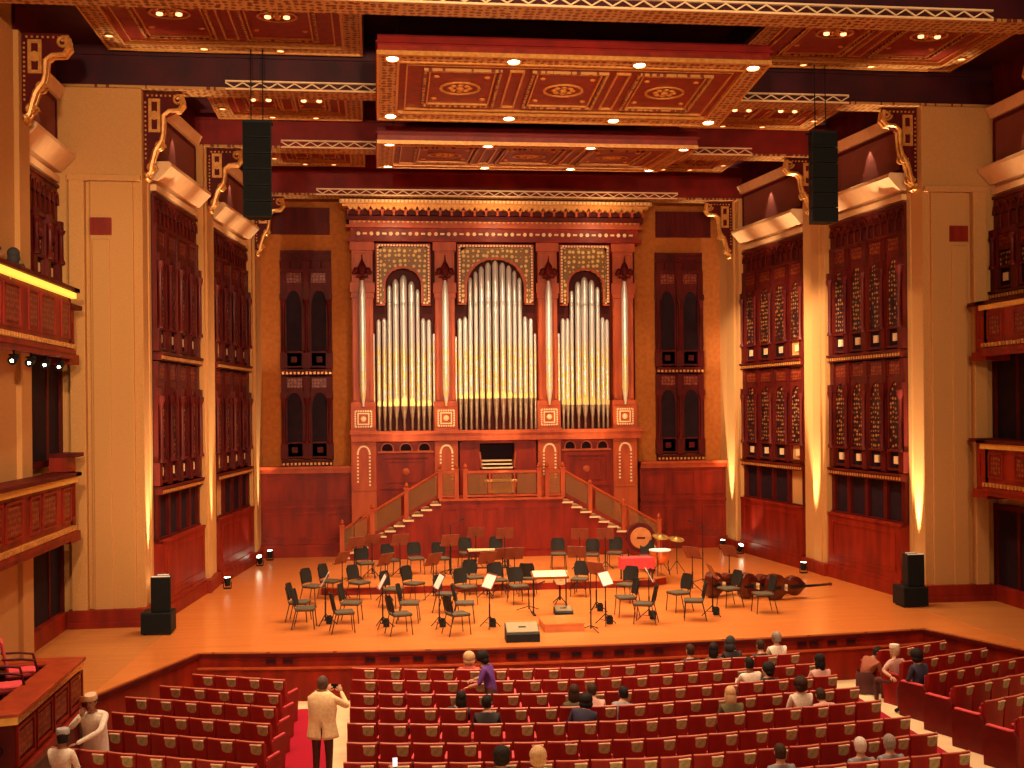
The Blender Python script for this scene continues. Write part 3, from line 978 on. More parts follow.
# ---- scrolled brackets under the beams
def bracket(sg, w, y, z0, z1, label, depth=0.16, hh=0.9):
    """Board in the plane across the hall, carrying a gilded scroll on its inner edge."""
    root = thing('scroll_bracket', label, 'bracket', (X(sg, w), y, 0), group='scrolled brackets below the beams')
    f = -sg
    H = z1 - z0
    mb = MB()
    poly = [(0, z0 + .1), (f * .16, z0 + .12), (f * .22, z0 + H * .3), (f * hh * .45, z0 + H * .42), (f * hh * .5, z0 + H * .7), (f * hh * .98, z0 + H * .8), (f * hh, z1), (0, z1)]
    mb.prism(poly, 0, depth, 'y')
    s = f * hh
    mb.m = 1
    mb.rectring(min(.14 * s, .44 * s), max(.14 * s, .44 * s), z0 + H * .52, z0 + H * .92, 0.07, -0.03, 0.0)
    mb.lathe((.29 * s, -0.02, z0 + H * .72), [(0.11, -.02), (0.11, .0), (.06, .02)], 8, 'y')
    k = 13
    for i in range(k):
        mb.box(.06 * s - .018, .06 * s + .018, -0.02, 0.0, z0 + H * (.2 + .72 * i / k), z0 + H * (.2 + .72 * i / k) + 0.04)
    for i in range(7):
        x = s * (.12 + .8 * i / 7)
        mb.box(x - .02, x + .02, -0.02, 0.0, z1 - .1, z1 - .06)
    mb.build('bracket_board', [WOODD, GOLD], root)

    def spiral(cx, cz, r, turns, a0, dirn):
        out = []
        for i in range(18):
            t = i / 17
            a = a0 + dirn * turns * 2 * pi * t
            rr = r * (1 - .75 * t)
            out.append((cx + rr * cos(a), cz + rr * sin(a)))
        return out
    for dy in (-0.02, depth + 0.0):
        mb = MB()
        p = [(s * .98, z1 - .05), (s * 1.02, z1 - .3), (s * .92, z1 - .42), (s * .66, z1 - .44), (s * .52, z1 - .55), (s * .5, z0 + H * .5), (s * .46, z0 + H * .42), (s * .30, z0 + H * .30), (s * .22, z0 + H * .16), (s * .17, z0 + .08), (s * .08, z0)]
        mb.tube([(x, dy, z) for x, z in p], [.05, .07, .06, .05, .06, .045, .05, .06, .055, .05, .06], 6)
        for c in ((s * .9, z1 - .18, .13), (s * .42, z0 + H * .36, .11), (s * .2, z0 + H * .1, .11)):
            mb.tube([(x, dy, z) for x, z in spiral(c[0], c[1], c[2], 1.4, 0, f)], .032, 5)
        mb.lathe((s * .1, dy, z0 - .12), [(.02, 0), (.07, .04), (.05, .1), (.08, .16)], 6)
        mb.build('gilded_scroll', GOLD, root, smooth=True)
    return root


for sg, nm in ((-1, 'left'), (1, 'right')):
    bracket(sg, 9.59, 27.95, 10.55, 12.53, 'gilded scroll bracket at the top of the %s stone tower' % nm)
    bracket(sg, 8.785, 32.7, 10.6, 12.27, 'gilded scroll bracket on the middle pier of the %s stage wall' % nm)
    bracket(sg, 8.11, 38.65, 10.2, 12.04, 'gilded scroll bracket on the rear pier beside the organ, %s side' % nm)
    bracket(sg, 11.182, 24.0, 10.9, 12.6, 'gilded scroll bracket on the %s hall pier above the balcony' % nm)

# ---- back wall: dark screens, upper grilles and wainscot
for sg, nm in ((-1, 'left'), (1, 'right')):
    M = Matrix.Translation((CX + (sg * 6.54) - 0.86, 39.94, 0))
    carved_screen(M, 1.72, 'dark carved screen on the back wall %s of the organ' % nm, [(6.4, 9.75), (3.3, 6.15)], 2, (9.75, 10.45), None, 'dark screens beside the organ', True)
    mb = MB()
    mb.box(CX + sg * 6.72 - 1.0, CX + sg * 6.72 + 1.0, 39.93, 40.02, 11.0, 11.92)
    for i in range(12):
        x = CX + sg * 6.72 - 0.95 + 1.9 * i / 11
        mb.box(x - 0.02, x + 0.02, 39.91, 39.94, 11.03, 11.89)
    struct(mb, 'window_%d' % (1 if sg < 0 else 2), WOODD, 'dark grille high on the back wall %s of the organ' % nm)
    mb = MB()
    xa, xb = sorted((X(sg, 5.0), X(sg, 8.16)))
    mb.box(xa, xb, 39.62, 40.05, 0, 3.0)
    mb.m = 1
    mb.box(xa, xb, 39.5, 40.05, 2.84, 3.0)
    mb.box(xa, xb, 39.42, 40.05, 2.98, 3.07)
    mb.m = 0
    mb.box(xa, xb, 39.56, 40.05, 1.66, 1.74)
    mb.box(xa, xb, 39.5, 40.05, 0, 0.42)
    for i in range(3):
        a = xa + (xb - xa) * i / 3
        mb.rectring(a + .12, a + (xb - xa) / 3 - .12, 0.6, 1.5, 0.06, 39.58, 39.63)
        mb.rectring(a + .12, a + (xb - xa) / 3 - .12, 1.9, 2.7, 0.06, 39.58, 39.63)
    struct(mb, 'wall_wainscot_back_' + nm, [WOOD, WOODO], 'red panelled wainscot %s of the organ' % nm)


# ---- balconies
BRASSY = mat('brass_strip', (0.85, 0.50, 0.08), (0.75, 0.4, 0.06), 10, 0.3, metal=.2)


def balcony(sg, w, y0, y1, zb, zt, label, led, endpiece, zt2):
    root = thing('balcony', label, 'balcony', (X(sg, w), y1, zb), group='side balconies')
    R = Matrix.Translation((-X(sg, w), -y1, -zb))
    def B():
        return MB(R)
    xi, xo = X(sg, w), X(sg, w + 0.14)
    xb = X(sg, 11.27)
    mb = B()
    a, b = sorted((xi, xo))
    mb.box(a, b, y0, y1, zb + .25, zt - 0.1)
    mb.box(min(xi, xb), max(xi, xb), y1 - .14, y1, zb + .25, zt - 0.1)
    mb.box(min(xi, xb), max(xi, xb), y0, y1, zb + .1, zb + .25)
    mb.build('parapet', WOOD, root)
    mb = B()
    n = int((y1 - y0) / 1.15)
    s = -sg
    for i in range(n):
        c0, c1 = y1 - .12 - (i + 1) * 1.15 + .1, y1 - .12 - i * 1.15 - .05
        narrow = i % 2 == 0
        if narrow:
            c0 += .35
        xs = sorted((xi + s * .035, xi))
        mb.m = 0
        mb.rectring(c0, c1, zb + .42, zt - .24, .05, xs[0], xs[1], 'x')
        mb.m = 1
        xs = sorted((xi + s * .02, xi))
        mb.box(xs[0], xs[1], c0 + .1, c1 - .1, zb + .52, zt - .34)
    mb.build('carved_panels', [WOOD, CARVEDX], root)
    mb = B()
    a, b = sorted((xi + s * .09, xo))
    mb.box(a, b, y0, y1 + .05, zb + .1, zb + .2)
    a, b = sorted((xi + s * .05, xo))
    mb.box(a, b, y0, y1 + .03, zb, zb + .1)
    mb.m = 1
    k = int((y1 - y0) / .16)
    for i in range(k):
        y = y1 - (i + .5) * .16
        a, b = sorted((xi + s * .11, xi))
        mb.box(a, b, y - .04, y + .04, zb + .22, zb + .31)
    mb.build('bottom_moulding', [WOOD, GOLD], root)
    mb = B()
    a, b = sorted((xi + s * .16, X(sg, w + .42)))
    mb.box(a, b, y0, y1 + .16, zt - .02, zt + .07)
    mb.box(min(a, xb), max(b, xb), y1 - .3, y1 + .16, zt - .02, zt + .07)
    mb.build('handrail', WOODD, root, bevel=0.02)
    mb = B()
    a, b = sorted((xi + s * .10, xo))
    mb.box(a, b, y0, y1 + .08, zt - .15, zt - .03)
    mb.build('light_strip', LED if led else BRASSY, root)
    # lower end piece towards the stage
    ye = y1 + endpiece
    x1 = X(sg, w + .12)
    mb = B()
    a, b = sorted((x1, xb))
    mb.box(a, b, y1, ye, zb + .05, zt2)
    mb.m = 1
    xs = sorted((x1 + s * .03, x1))
    mb.rectring(y1 + .12, ye - .12, zb + .4, zt2 - .25, .05, xs[0], xs[1], 'x')
    mb.rectring(min(a, b) + .15, max(a, b) - .1, zb + .4, zt2 - .25, .05, ye, ye + .03)
    mb.m = 2
    a2, b2 = sorted((x1 + s * .14, xb))
    mb.box(a2, b2, y1, ye + .16, zt2, zt2 + .09)
    mb.m = 0
    a2, b2 = sorted((x1 + s * .08, xb))
    mb.box(a2, b2, y1, ye + .08, zb - .1, zb + .12)
    mb.build('end_piece', [WOOD, WOOD, WOODD], root)
    return root


balcony(-1, 10.78, 14.5, 26.0, 6.15, 7.62, 'carved red upper balcony with glowing rail on the left wall', True, 0.75, 7.28)
balcony(-1, 10.78, 14.5, 26.0, 2.22, 3.62, 'carved red lower balcony with yellow rail strip on the left wall', False, 0.75, 4.0)
balcony(1, 10.6, 14.5, 26.6, 6.15, 7.42, 'carved red upper balcony on the right wall', False, 0.6, 7.42)
balcony(1, 10.6, 14.5, 26.6, 2.75, 4.04, 'carved red lower balcony on the right wall', False, 0.6, 4.04)
# small spotlights clipped under the upper left balcony
for i, px in enumerate((8, 21, 36, 51)):
    p = PY(px, 366, 25.5 - .0 * i)
    root = thing('balcony_spotlight', 'small dark spotlight below the upper left balcony, %s of four from the left' % ORD[i + 1], 'spotlight', (X(-1, 10.84), 22.2 + i * 1.05, 6.15), group='spotlights under the balcony')
    mb = MB(); mb.cyl((0, 0, 0.02), (0, 0, -0.08), .02, n=6); mb.box(-.09, .09, -.02, .02, -.1, -.07); mb.build('clamp', BLACK, root)
    mb = MB(); mb.cyl((0, -.12, -.2), (0, .1, -.12), .085, .07, 10); mb.build('lamp_housing', BLACK, root)
    mb = MB(); mb.cyl((0, -.126, -.2), (0, -.12, -.199), .03, .03, 10); mb.build('lens', LAMP, root)
# ================================================================ COFFERS, REFLECTORS, LOUDSPEAKERS
def rosette(mb, cx, cy, z, r, g=1, c=0):
    """Carved roundel on the underside of a panel: ring, petals and boss."""
    mb.m = g
    n = 16
    o = [(cx + r * cos(2 * pi * i / n), cy + r * .8 * sin(2 * pi * i / n)) for i in range(n)]
    k = [(cx + r * .88 * cos(2 * pi * i / n), cy + r * .7 * sin(2 * pi * i / n)) for i in range(n)]
    mb.ring(o, k, z - .03, z, 'z')
    for i in range(8):
        a = 2 * pi * i / 8
        mb.ball((cx + r * .45 * cos(a), cy + r * .38 * sin(a), z - .01), (r * .16, r * .14, .03), 6, 4)
    mb.ball((cx, cy, z - .01), (r * .2, r * .18, .05), 8, 4)


def panel_rect(mb, x0, x1, y0, y1, z, w, h, m):
    mb.m = m
    mb.rectring(x0, x1, y0, y1, w, z - h, z, 'z')


def ornament_panel(root, x0, x1, y0, y1, z, cells, lampcells):
    """Underside of a coffer or reflector: gilded border, red field, framed squares with roundels."""
    mb = MB(); mb.box(x0, x1, y0, y1, z, z + .12); mb.build('red_field', COFFER, root)
    mb = MB()
    panel_rect(mb, x0, x1, y0, y1, z, .42, .05, 0)
    panel_rect(mb, x0 + .40, x1 - .40, y0 + .40, y1 - .40, z, .05, .08, 1)
    panel_rect(mb, x0 + .60, x1 - .60, y0 + .60, y1 - .60, z, .03, .05, 1)
    panel_rect(mb, x0 - .02, x1 + .02, y0 - .02, y1 + .02, z, .05, .09, 1)
    mb.build('gilded_border', [GOLDP, GOLD], root)
    W = (x1 - x0 - 1.3) / cells
    yc, hy = (y0 + y1) / 2, (y1 - y0) / 2 - .85
    for i in range(cells):
        c = x0 + .65 + W * (i + .5)
        hw = min(W * .36, 0.95)
        mb = MB()
        panel_rect(mb, c - hw, c + hw, yc - hy, yc + hy, z, .06, .06, 0)
        panel_rect(mb, c - hw + .12, c + hw - .12, yc - hy + .1, yc + hy - .1, z, .03, .04, 1)
        rosette(mb, c, yc, z - .005, min(hw * .55, hy * .7), 1)
        for sx in (-1, 1):
            for sy in (-1, 1):
                mb.ball((c + sx * hw * .66, yc + sy * hy * .6, z - .01), (.07, .06, .03), 6, 4)
        mb.build('framed_roundel', [GOLDP, GOLD], root)
        if lampcells:
            mb = MB()
            for sx in (-1, 1):
                mb.lathe((c + sx * .2, yc, z - .05), [(.02, -.03), (.07, -.01), (.07, .03)], 8)
            mb.build('lamp', LAMPD, root)
        if i < cells - 1:
            mb = MB()
            cx = x0 + .65 + W * (i + 1)
            panel_rect(mb, cx - .16, cx + .16, yc - hy, yc + hy, z, .04, .05, 0)
            mb.build('narrow_panel', [GOLD], root)


def lamps(root, spots, z, r, m, trim):
    for x, y in spots:
        mb = MB(); mb.lathe((x, y, z - .06), [(r * .9, -.015), (r, 0), (r, .05)], 12)
        l = mb.build('lamp', m, root)
        mb = MB(); mb.lathe((x, y, z - .06), [(r * 1.02, -.03), (r * 1.3, -.03), (r * 1.3, .05), (r * 1.02, .05)], 14, 'z', False); mb.build('lamp_trim', trim, l)


coffers = [('hall', 22.6, 27.5, 13.45, 4.45, 10.25, 'nearest coffer beside the hanging reflectors'), ('front', 28.6, 32.3, 13.1, 4.5, 8.4, 'coffer above the front of the stage'), ('rear', 33.4, 38.1, 13.05, 4.5, 7.55, 'coffer above the rear of the stage')]
for nm, y0, y1, z, wi, wo, lab in coffers:
    for sg, sn in ((-1, 'left'), (1, 'right')):
        root = thing('ceiling_coffer', 'gilded red %s, %s side' % (lab, sn), 'ceiling panel', (X(sg, (wi + wo) / 2), (y0 + y1) / 2, z), group='gilded ceiling coffers')
        hw, hy = (wo - wi) / 2, (y1 - y0) / 2
        ornament_panel(root, -hw, hw, -hy, hy, 0, 2, True)
        lamps(root, [(-sg * hw * .35, hy - .22), (sg * hw * .25, hy - .22), (sg * (hw - .22), hy - 1.0)], 0, .09, LAMPD, GOLD)
        mb = MB(); mb.rectring(-hw - .05, hw + .05, -hy - .05, hy + .05, .05, -.0, .85, 'z'); mb.build('coffer_sides', BEAM, root)
    # cove beside the coffer
    for sg, sn in ((-1, 'left'), (1, 'right')):
        mb = MB()
        wall = {'hall': (11.4, 11.4), 'front': (9.5, 9.1), 'rear': (8.9, 8.4)}[nm]
        mb.prism(pts(sg, [(wo + .1, y0 - .2), (wo + .1, y1 + .2), (wall[1] + .1, y1 + .2), (wall[0] + .1, y0 - .2)]), z + .1, z + .3)
        struct(mb, 'ceiling_cove_%s_%s' % (nm, sn), BEAM, 'dark red cove beside the coffer')


def reflector(y0, y1, z0, z1, w, label):
    ym, zm = (y0 + y1) / 2, (z0 + z1) / 2
    root = thing('acoustic_reflector', label, 'ceiling panel', (CX, ym, zm), group='hanging acoustic reflectors')
    root.rotation_euler = (atan2(z1 - z0, y1 - y0), 0, 0)
    hy = hypot(y1 - y0, z1 - z0) / 2
    ornament_panel(root, -w, w, -hy, hy, 0, 3, False)
    mb = MB()
    mb.rectring(-w, w, -hy, hy, .05, .12, .34, 'z')
    mb.box(-w, w, -hy, hy, .30, .34)
    mb.box(-w - .04, w + .04, -hy - .04, hy + .04, .16, .20)
    mb.build('body', BEAMR, root)
    sp = [(x, -hy + .24) for x in (-w + .3, -w / 3 + .06, w / 3 - .02, w - .3)] + [(x, hy - .24) for x in (-w + .3, -w * .3 + .2, w * .36, w - .3)]
    lamps(root, sp, 0, .13, LAMP, GOLD)
    for x in (-w + .4, w - .4):
        for y in (-hy + .4, hy - .4):
            mb = MB(); mb.cyl((x, y, .3), (x, y + .02, 14.05 - zm), .012, n=5); mb.build('suspension_cable', BLACK, root)
    return [(root.matrix_basis, p) for p in sp]


reflector(23.35, 27.15, 12.24, 11.86, 4.1, 'nearer hanging reflector panel with eight bright lamps and gilded roundels')
reflector(28.9, 33.2, 11.72, 12.0, 4.1, 'farther and smaller-looking hanging reflector panel with gilded roundels')


def line_array(x, y, z0, z1, label):
    root = thing('line_array_speaker', label, 'loudspeaker', (x, y, z0), group='hanging loudspeaker arrays')
    H = z1 - z0
    n = 6
    for i in range(n):
        h = H / n
        mb = MB()
        mb.prism([(-.33, 0.02), (.33, 0.02), (.24, .5), (-.24, .5)], i * h + .008, (i + 1) * h - .008, 'z')
        c = mb.build('cabinet', BLACK, root, bevel=.01)
        mb = MB(); mb.box(-.31, .31, -.005, .03, i * h + .03, (i + 1) * h - .03); mb.build('grille', BLACKG, c)
    mb = MB()
    mb.box(-.34, .34, .1, .16, H, H + .06); mb.box(-.34, .34, .36, .42, H, H + .06)
    mb.build('rigging_frame', BLACK, root)
    for dx in (-.15, .12):
        mb = MB(); mb.cyl((dx, .26, H + .05), (dx, .3, 14.0 - z0), .015, n=5); mb.build('cable', BLACK, root)


for sg, l in ((-1, 'tall black loudspeaker column hanging before the left bays'), (1, 'tall black loudspeaker column hanging before the right bays')):
    p0, p1 = (PY(257.5, 217, 27.0), PY(257.5, 121, 27.0)) if sg < 0 else (PY(826, 222, 27.0), PY(826, 132, 27.0))
    line_array(p0.x, 27.0, p0.z, p1.z, l)
# ================================================================ ORGAN, STAIRS, LANDING
YO = 39.3                        # face of the organ case


def oz(y):                        # height on the organ face of an image row
    return PY(497, y, YO).z


def ow(x):
    return PY(x, 380, YO).x


OX = ow(497.5)
organ = thing('pipe_organ', 'large carved red wood pipe organ with three arched fields of silver pipes', 'organ', (OX, YO, 0))


def ob():
    return MB()


S = 29.15                         # pixels per metre on the organ face
def rx(px):
    return (px - 497.5) / S


zt = [oz(y) for y in (205, 210, 222, 229, 241, 247)]
# carcass behind the pipes
mb = ob(); mb.box(-4.93, 4.93, .45, .69, 2.0, 11.9); mb.build('case_back', WOODD, organ)
# cornice with a row of pointed drops
mb = ob()
mb.box(-5.3, 5.3, -.75, .69, zt[0] - .12, zt[0] + .02)
mb.box(-5.2, 5.2, -.62, .69, zt[0] - .2, zt[0] - .12)
mb.m = 1
for i in range(80):
    x = -5.25 + 10.5 * (i + .5) / 80
    mb.box(x - .04, x + .04, -.78, -.74, zt[0] - .08, zt[0])
mb.build('cornice', [GOLD, IVORY], organ)
mb = ob()
n = 26
for i in range(n):
    c = -5.05 + 10.1 * (i + .5) / n
    h = 10.1 / n
    mb.m = 0
    prev = None
    a = arch(c - h / 2, c + h / 2, zt[2] + .28, zt[1] - .05, 4)
    a = [(c + h / 2, zt[1] + .02)] + a + [(c - h / 2, zt[1] + .02)]
    inner = [(c + (x - c) * .82, z - .05 if 0 < k < len(a) - 1 else z) for k, (x, z) in enumerate(a)]
    mb.m = 1
    mb.ring(a[1:-1] + [(c - h / 2, zt[2] + .12), (c + h / 2, zt[2] + .12)], inner[1:-1] + [(c - h * .41, zt[2] + .12), (c + h * .41, zt[2] + .12)], -.50, -.34)
    mb.m = 2
    mb.prism([(c - h / 2, zt[1] + .05), (c + h / 2, zt[1] + .05), (c + h / 2, zt[1] - .02), (c + h * .25, zt[1] - .16), (c, zt[1] - .07), (c - h * .25, zt[1] - .16), (c - h / 2, zt[1] - .02)], -.66, -.5, 'y')
mb.m = 0
mb.box(-5.1, 5.1, -.3, .69, zt[2] - .02, zt[1] + .05)
mb.build('drop_frieze', [WOODD, WOODO, GOLD], organ)
mb = ob()
mb.box(-5.0, 5.0, -.18, .69, zt[3], zt[2] + .02)
mb.box(-5.1, 5.1, -.28, .69, zt[3] - .02, zt[3] + .07)
mb.m = 1
for i in range(60):
    x = -4.9 + 9.8 * (i + .5) / 60
    mb.box(x - .03, x + .03, -.2, -.17, zt[2] - .08, zt[2] - .03)
mb.build('upper_moulding', [WOODO, GOLD], organ)
mb = ob()
mb.box(-4.95, 4.95, -.1, .69, zt[4], zt[3])
mb.m = 1
for i in range(44):
    x = -4.8 + 9.6 * (i + .5) / 44
    if i % 3 == 1:
        mb.box(x - .07, x + .07, -.13, -.09, (zt[3] + zt[4]) / 2 - .03, (zt[3] + zt[4]) / 2 + .03)
    else:
        mb.lathe((x, -.1, (zt[3] + zt[4]) / 2), [(.03, -.03), (.07, -.02), (.07, .01)], 6, 'y')
mb.m = 0
mb.box(-5.05, 5.05, -.22, .69, zt[4] - .06, zt[4] + .04)
mb.build('ornament_frieze', [WOOD, IVORY], organ)
# four pilasters
PC = [(-4.58, .42), (-1.785, .40), (1.765, .40), (4.42, .42)]
zl = dict(p0=oz(487), p1=oz(443), l0=oz(440), l1=oz(430), m0=oz(428), m1=oz(407), fin=oz(280))
for i, (c, hw) in enumerate(PC):
    mb = ob()
    mb.box(c - hw + .06, c + hw - .06, .02, .69, zl['m1'], zt[4])
    mb.box(c - hw, c + hw, -.06, .69, oz(293), oz(283))
    mb.box(c - hw + .03, c + hw - .03, -.03, .69, oz(298), oz(293))
    mb.box(c - hw, c + hw, -.05, .69, zt[4] - .35, zt[4])
    mb.rectring(c - hw + .08, c + hw - .08, oz(278), oz(253), .05, -.02, .03)
    for s in (-1, 1):
        mb.box(c + s * (hw - .14) - .05, c + s * (hw - .14) + .05, -.04, .05, oz(400), oz(300))
        mb.box(c + s * (hw - .14) - .07, c + s * (hw - .14) + .07, -.06, .05, oz(318), oz(315))
    mb.box(c - hw, c + hw, -.1, .69, oz(407), oz(401))
    mb.box(c - hw, c + hw, -.15, .69, zl['m0'], zl['m1'])
    mb.box(c - hw - .03, c + hw + .03, -.2, .69, zl['m0'] - .07, zl['m0'])
    mb.box(c - hw, c + hw, -.12, .69, 0, zl['l0'])
    mb.rectring(c - hw + .04, c + hw - .04, zl['p0'] - .05, zl['l0'] - .1, .05, -.15, -.1)
    p = mb.build('pilaster', WOODO, organ, bevel=.008)
    mb = ob()
    zc = (zl['m0'] + zl['m1']) / 2
    n = 7
    for k in range(n):
        for s in (-1, 1):
            t = -.24 + .48 * k / (n - 1)
            mb.box(c + t - .025, c + t + .025, -.18, -.15, zc + s * .26 - .03, zc + s * .26 + .03)
            mb.box(c + s * .27 - .025, c + s * .27 + .025, -.18, -.15, zc + t - .03, zc + t + .03)
    mb.rectring(c - .2, c + .2, zc - .2, zc + .2, .04, -.175, -.15)
    mb.ball((c, -.16, zc), (.1, .05, .1), 8, 5)
    mb.build('medallion', IVORY, p)
    mb = ob()
    za, zb = zl['p0'] + .15, oz(452)
    if i in (1, 2):
        za = oz(478)
    a = [(c + .2, za)] + arch(c - .2, c + .2, zb, oz(444.5), 6) + [(c - .2, za)]
    L = 0
    for k in range(len(a) - 1):
        p0, p1 = Vector(a[k]), Vector(a[k + 1])
        d = (p1 - p0).length
        q = max(1, int(d / .11))
        for t in range(q):
            v = p0.lerp(p1, t / q)
            mb.box(v.x - .03, v.x + .03, -.16, -.12, v.y - .03, v.y + .03)
    mb.build('beaded_arch', IVORY, p)
    # dark trefoil finial above the big pipe
    mb = ob()
    zf = oz(278)
    mb.lathe((c, -.28, zf), [(.05, -.12), (.1, -.05), (.06, .05), (.12, .14), (.16, .28), (.1, .42), (.03, .55), (.015, .75)], 8)
    for s in (-1, 1):
        mb.ball((c + s * .2, -.28, zf + .2), (.1, .06, .12), 8, 5)
        mb.ball((c + s * .29, -.28, zf + .13), (.06, .05, .06), 6, 4)
    mb.box(c - .2, c + .2, -.34, -.2, zf - .02, zf + .05)
    mb.build('trefoil_finial', WOODD, organ, smooth=True)

# arched heads of the three fields
def arched_head(x0, x1, z0, z1, ax0, ax1, zs, za, m):
    mb = ob()
    arch_panel(mb, x0, x1, z0, z1, ax0, ax1, zs, za, -.05, .08)
    h = mb.build('arched_head', m, organ)
    mb = ob()
    a = [(ax1, z0)] + arch(ax0, ax1, zs, za, 9) + [(ax0, z0)]
    b = [(ax1 + .07, z0)] + [((ax0 + ax1) / 2 + (x - (ax0 + ax1) / 2) * 1.09, z + .07) for x, z in arch(ax0, ax1, zs, za, 9)] + [(ax0 - .07, z0)]
    n = len(a)
    mb.ring(b, a, -.1, .0)
    mb.build('arch_moulding', WOODO, h)
    mb = ob()
    mb.box(x0 - .12, x0 - .02, -.03, .06, z0 - .05, z1 + .12); mb.box(x1 + .02, x1 + .12, -.03, .06, z0 - .05, z1 + .12); mb.box(x0 - .02, x1 + .02, -.03, .06, z1 + .02, z1 + .12)
    mb.box(x0 - .12, ax0 - .02, -.03, .06, z0 - .09, z0); mb.box(ax1 + .02, x1 + .12, -.03, .06, z0 - .09, z0)
    mb.build('head_frame', WOODO, h)
    mb = ob()
    k = 0
    pp = [(x0 - .05, z0), (x0 - .05, z1 + .06), (x1 + .05, z1 + .06), (x1 + .05, z0)]
    segs = [(pp[0], pp[1]), (pp[1], pp[2]), (pp[2], pp[3]), (pp[0], (ax0 - .05, z0)), ((ax1 + .05, z0), pp[3])]
    for p0, p1 in segs:
        p0, p1 = Vector(p0), Vector(p1)
        q = max(1, int((p1 - p0).length / .1))
        for t in range(q):
            v = p0.lerp(p1, (t + .5) / q)
            mb.box(v.x - .03, v.x + .03, -.07, -.03, v.y - .03, v.y + .03)
    mb.build('beaded_frame', IVORY, h)


INLAY = dotted('gilded_lattice', (0.20, 0.085, 0.012), (0.70, 0.44, 0.13), 6.0, 0.4, thr=0.34, flat=(1, 0, 1))
arched_head(rx(381), rx(428), oz(303), oz(248), rx(386.8), rx(422), oz(285), oz(269), INLAY)
arched_head(rx(462), rx(531.5), oz(302), oz(248), rx(467.5), rx(525), oz(287), oz(259.5), INLAY)
arched_head(rx(565), rx(609), oz(303), oz(248), rx(570), rx(605), oz(286), oz(270), INLAY)

# pipes
PIPEM = bpy.data.materials.new('pipe_metal')
PIPEM.use_nodes = True
def pipe_material(m):
    nt = m.node_tree
    b = nt.nodes['Principled BSDF']
    b.inputs['Roughness'].default_value = 0.32
    b.inputs['Metallic'].default_value = 0.45
    tc = nt.nodes.new('ShaderNodeTexCoord')
    sp = nt.nodes.new('ShaderNodeSeparateXYZ')
    mr = nt.nodes.new('ShaderNodeMapRange')
    mr.inputs['From Min'].default_value = 7.4
    mr.inputs['From Max'].default_value = 6.9
    vo = nt.nodes.new('ShaderNodeTexVoronoi')
    vo.inputs['Scale'].default_value = 9.0
    lt = nt.nodes.new('ShaderNodeMath'); lt.operation = 'LESS_THAN'; lt.inputs[1].default_value = 0.52
    mu = nt.nodes.new('ShaderNodeMath'); mu.operation = 'MULTIPLY'
    mx = nt.nodes.new('ShaderNodeMix'); mx.data_type = 'RGBA'
    mx.inputs['A'].default_value = (0.74, 0.70, 0.68, 1)
    mx.inputs['B'].default_value = (0.86, 0.66, 0.26, 1)
    L = nt.links.new
    L(tc.outputs['Object'], sp.inputs['Vector'])
    L(sp.outputs['Z'], mr.inputs['Value'])
    L(tc.outputs['Object'], vo.inputs['Vector'])
    L(vo.outputs['Distance'], lt.inputs[0])
    L(lt.outputs[0], mu.inputs[0]); L(mr.outputs['Result'], mu.inputs[1])
    L(mu.outputs[0], mx.inputs['Factor'])
    L(mx.outputs['Result'], b.inputs['Base Color'])
pipe_material(PIPEM)
FOOT = mat('pipe_foot_metal', (0.55, 0.40, 0.28), (0.42, 0.28, 0.18), 8, 0.28, metal=0.6)
MOUTH = mat('pipe_mouth_gold', (0.85, 0.60, 0.20), (0.75, 0.5, 0.15), 8, 0.3, metal=0.4)


def pipe(px, dia, ytop, ymouth, yfoot, y=0.16, base=430.5):
    x, r = rx(px), dia / S / 2
    zt_, zm, zf, zb = oz(ytop), oz(ymouth), oz(yfoot), oz(base)
    mb = ob()
    mb.lathe((x, y, 0), [(r * .98, zm), (r, zm + .05), (r, zt_ - r * 1.4), (r * .7, zt_ - r * .5), (r * .25, zt_)], 12)
    o = mb.build('pipe', PIPEM, organ, smooth=True)
    mb = ob()
    mb.lathe((x, y, 0), [(.03, zb), (.05, zb + .1), (.045, zf), (r * .98, zm)], 10)
    mb.build('pipe_foot', FOOT, o, smooth=True)
    mb = ob()
    hm = r * 1.9
    mb.prism([(x - r * .75, zm + .02), (x + r * .75, zm + .02), (x + r * .75, zm + hm), (x + r * .4, zm + hm * 1.35), (x, zm + hm * 1.5), (x - r * .4, zm + hm * 1.35), (x - r * .75, zm + hm)], y - r * 1.06, y - r * .6, 'y')
    mb.build('pipe_mouth', MOUTH, o)
    return o


for x, d, t in ((374.6, 2.6, 333), (379.7, 4.2, 319), (385.3, 4.4, 317.5), (390.5, 4.4, 285), (396.8, 6.2, 279), (404.5, 7.0, 275), (412.5, 6.2, 281), (418.6, 3.8, 289), (424, 4.6, 318), (429.6, 4.6, 319), (434.4, 2.6, 333)):
    pipe(x, d, t, 405.5, 419)
for x, d, t in ((456.3, 2.4, 336), (460.6, 4.4, 318), (466, 4.6, 316.5), (471.3, 4.4, 277), (476.8, 4.2, 271), (482.6, 5.4, 266), (489.3, 5.8, 262), (496.6, 6.2, 260), (503.8, 5.8, 262), (510.4, 5.4, 265), (516, 4.2, 270), (521.2, 4.4, 277), (526.6, 4.6, 316), (532.2, 4.4, 318), (536.5, 2.4, 333)):
    pipe(x, d, t, 398.5, 421)
for x, d, t in ((560.6, 2.6, 333), (565, 4.4, 318), (569.6, 4.4, 318), (574.2, 3.8, 290), (580.6, 6.0, 281), (587.4, 7.0, 276), (594.8, 6.0, 279), (601, 4.4, 286), (606, 4.4, 317), (610.4, 4.2, 319)):
    pipe(x, d, t, 405.5, 419)
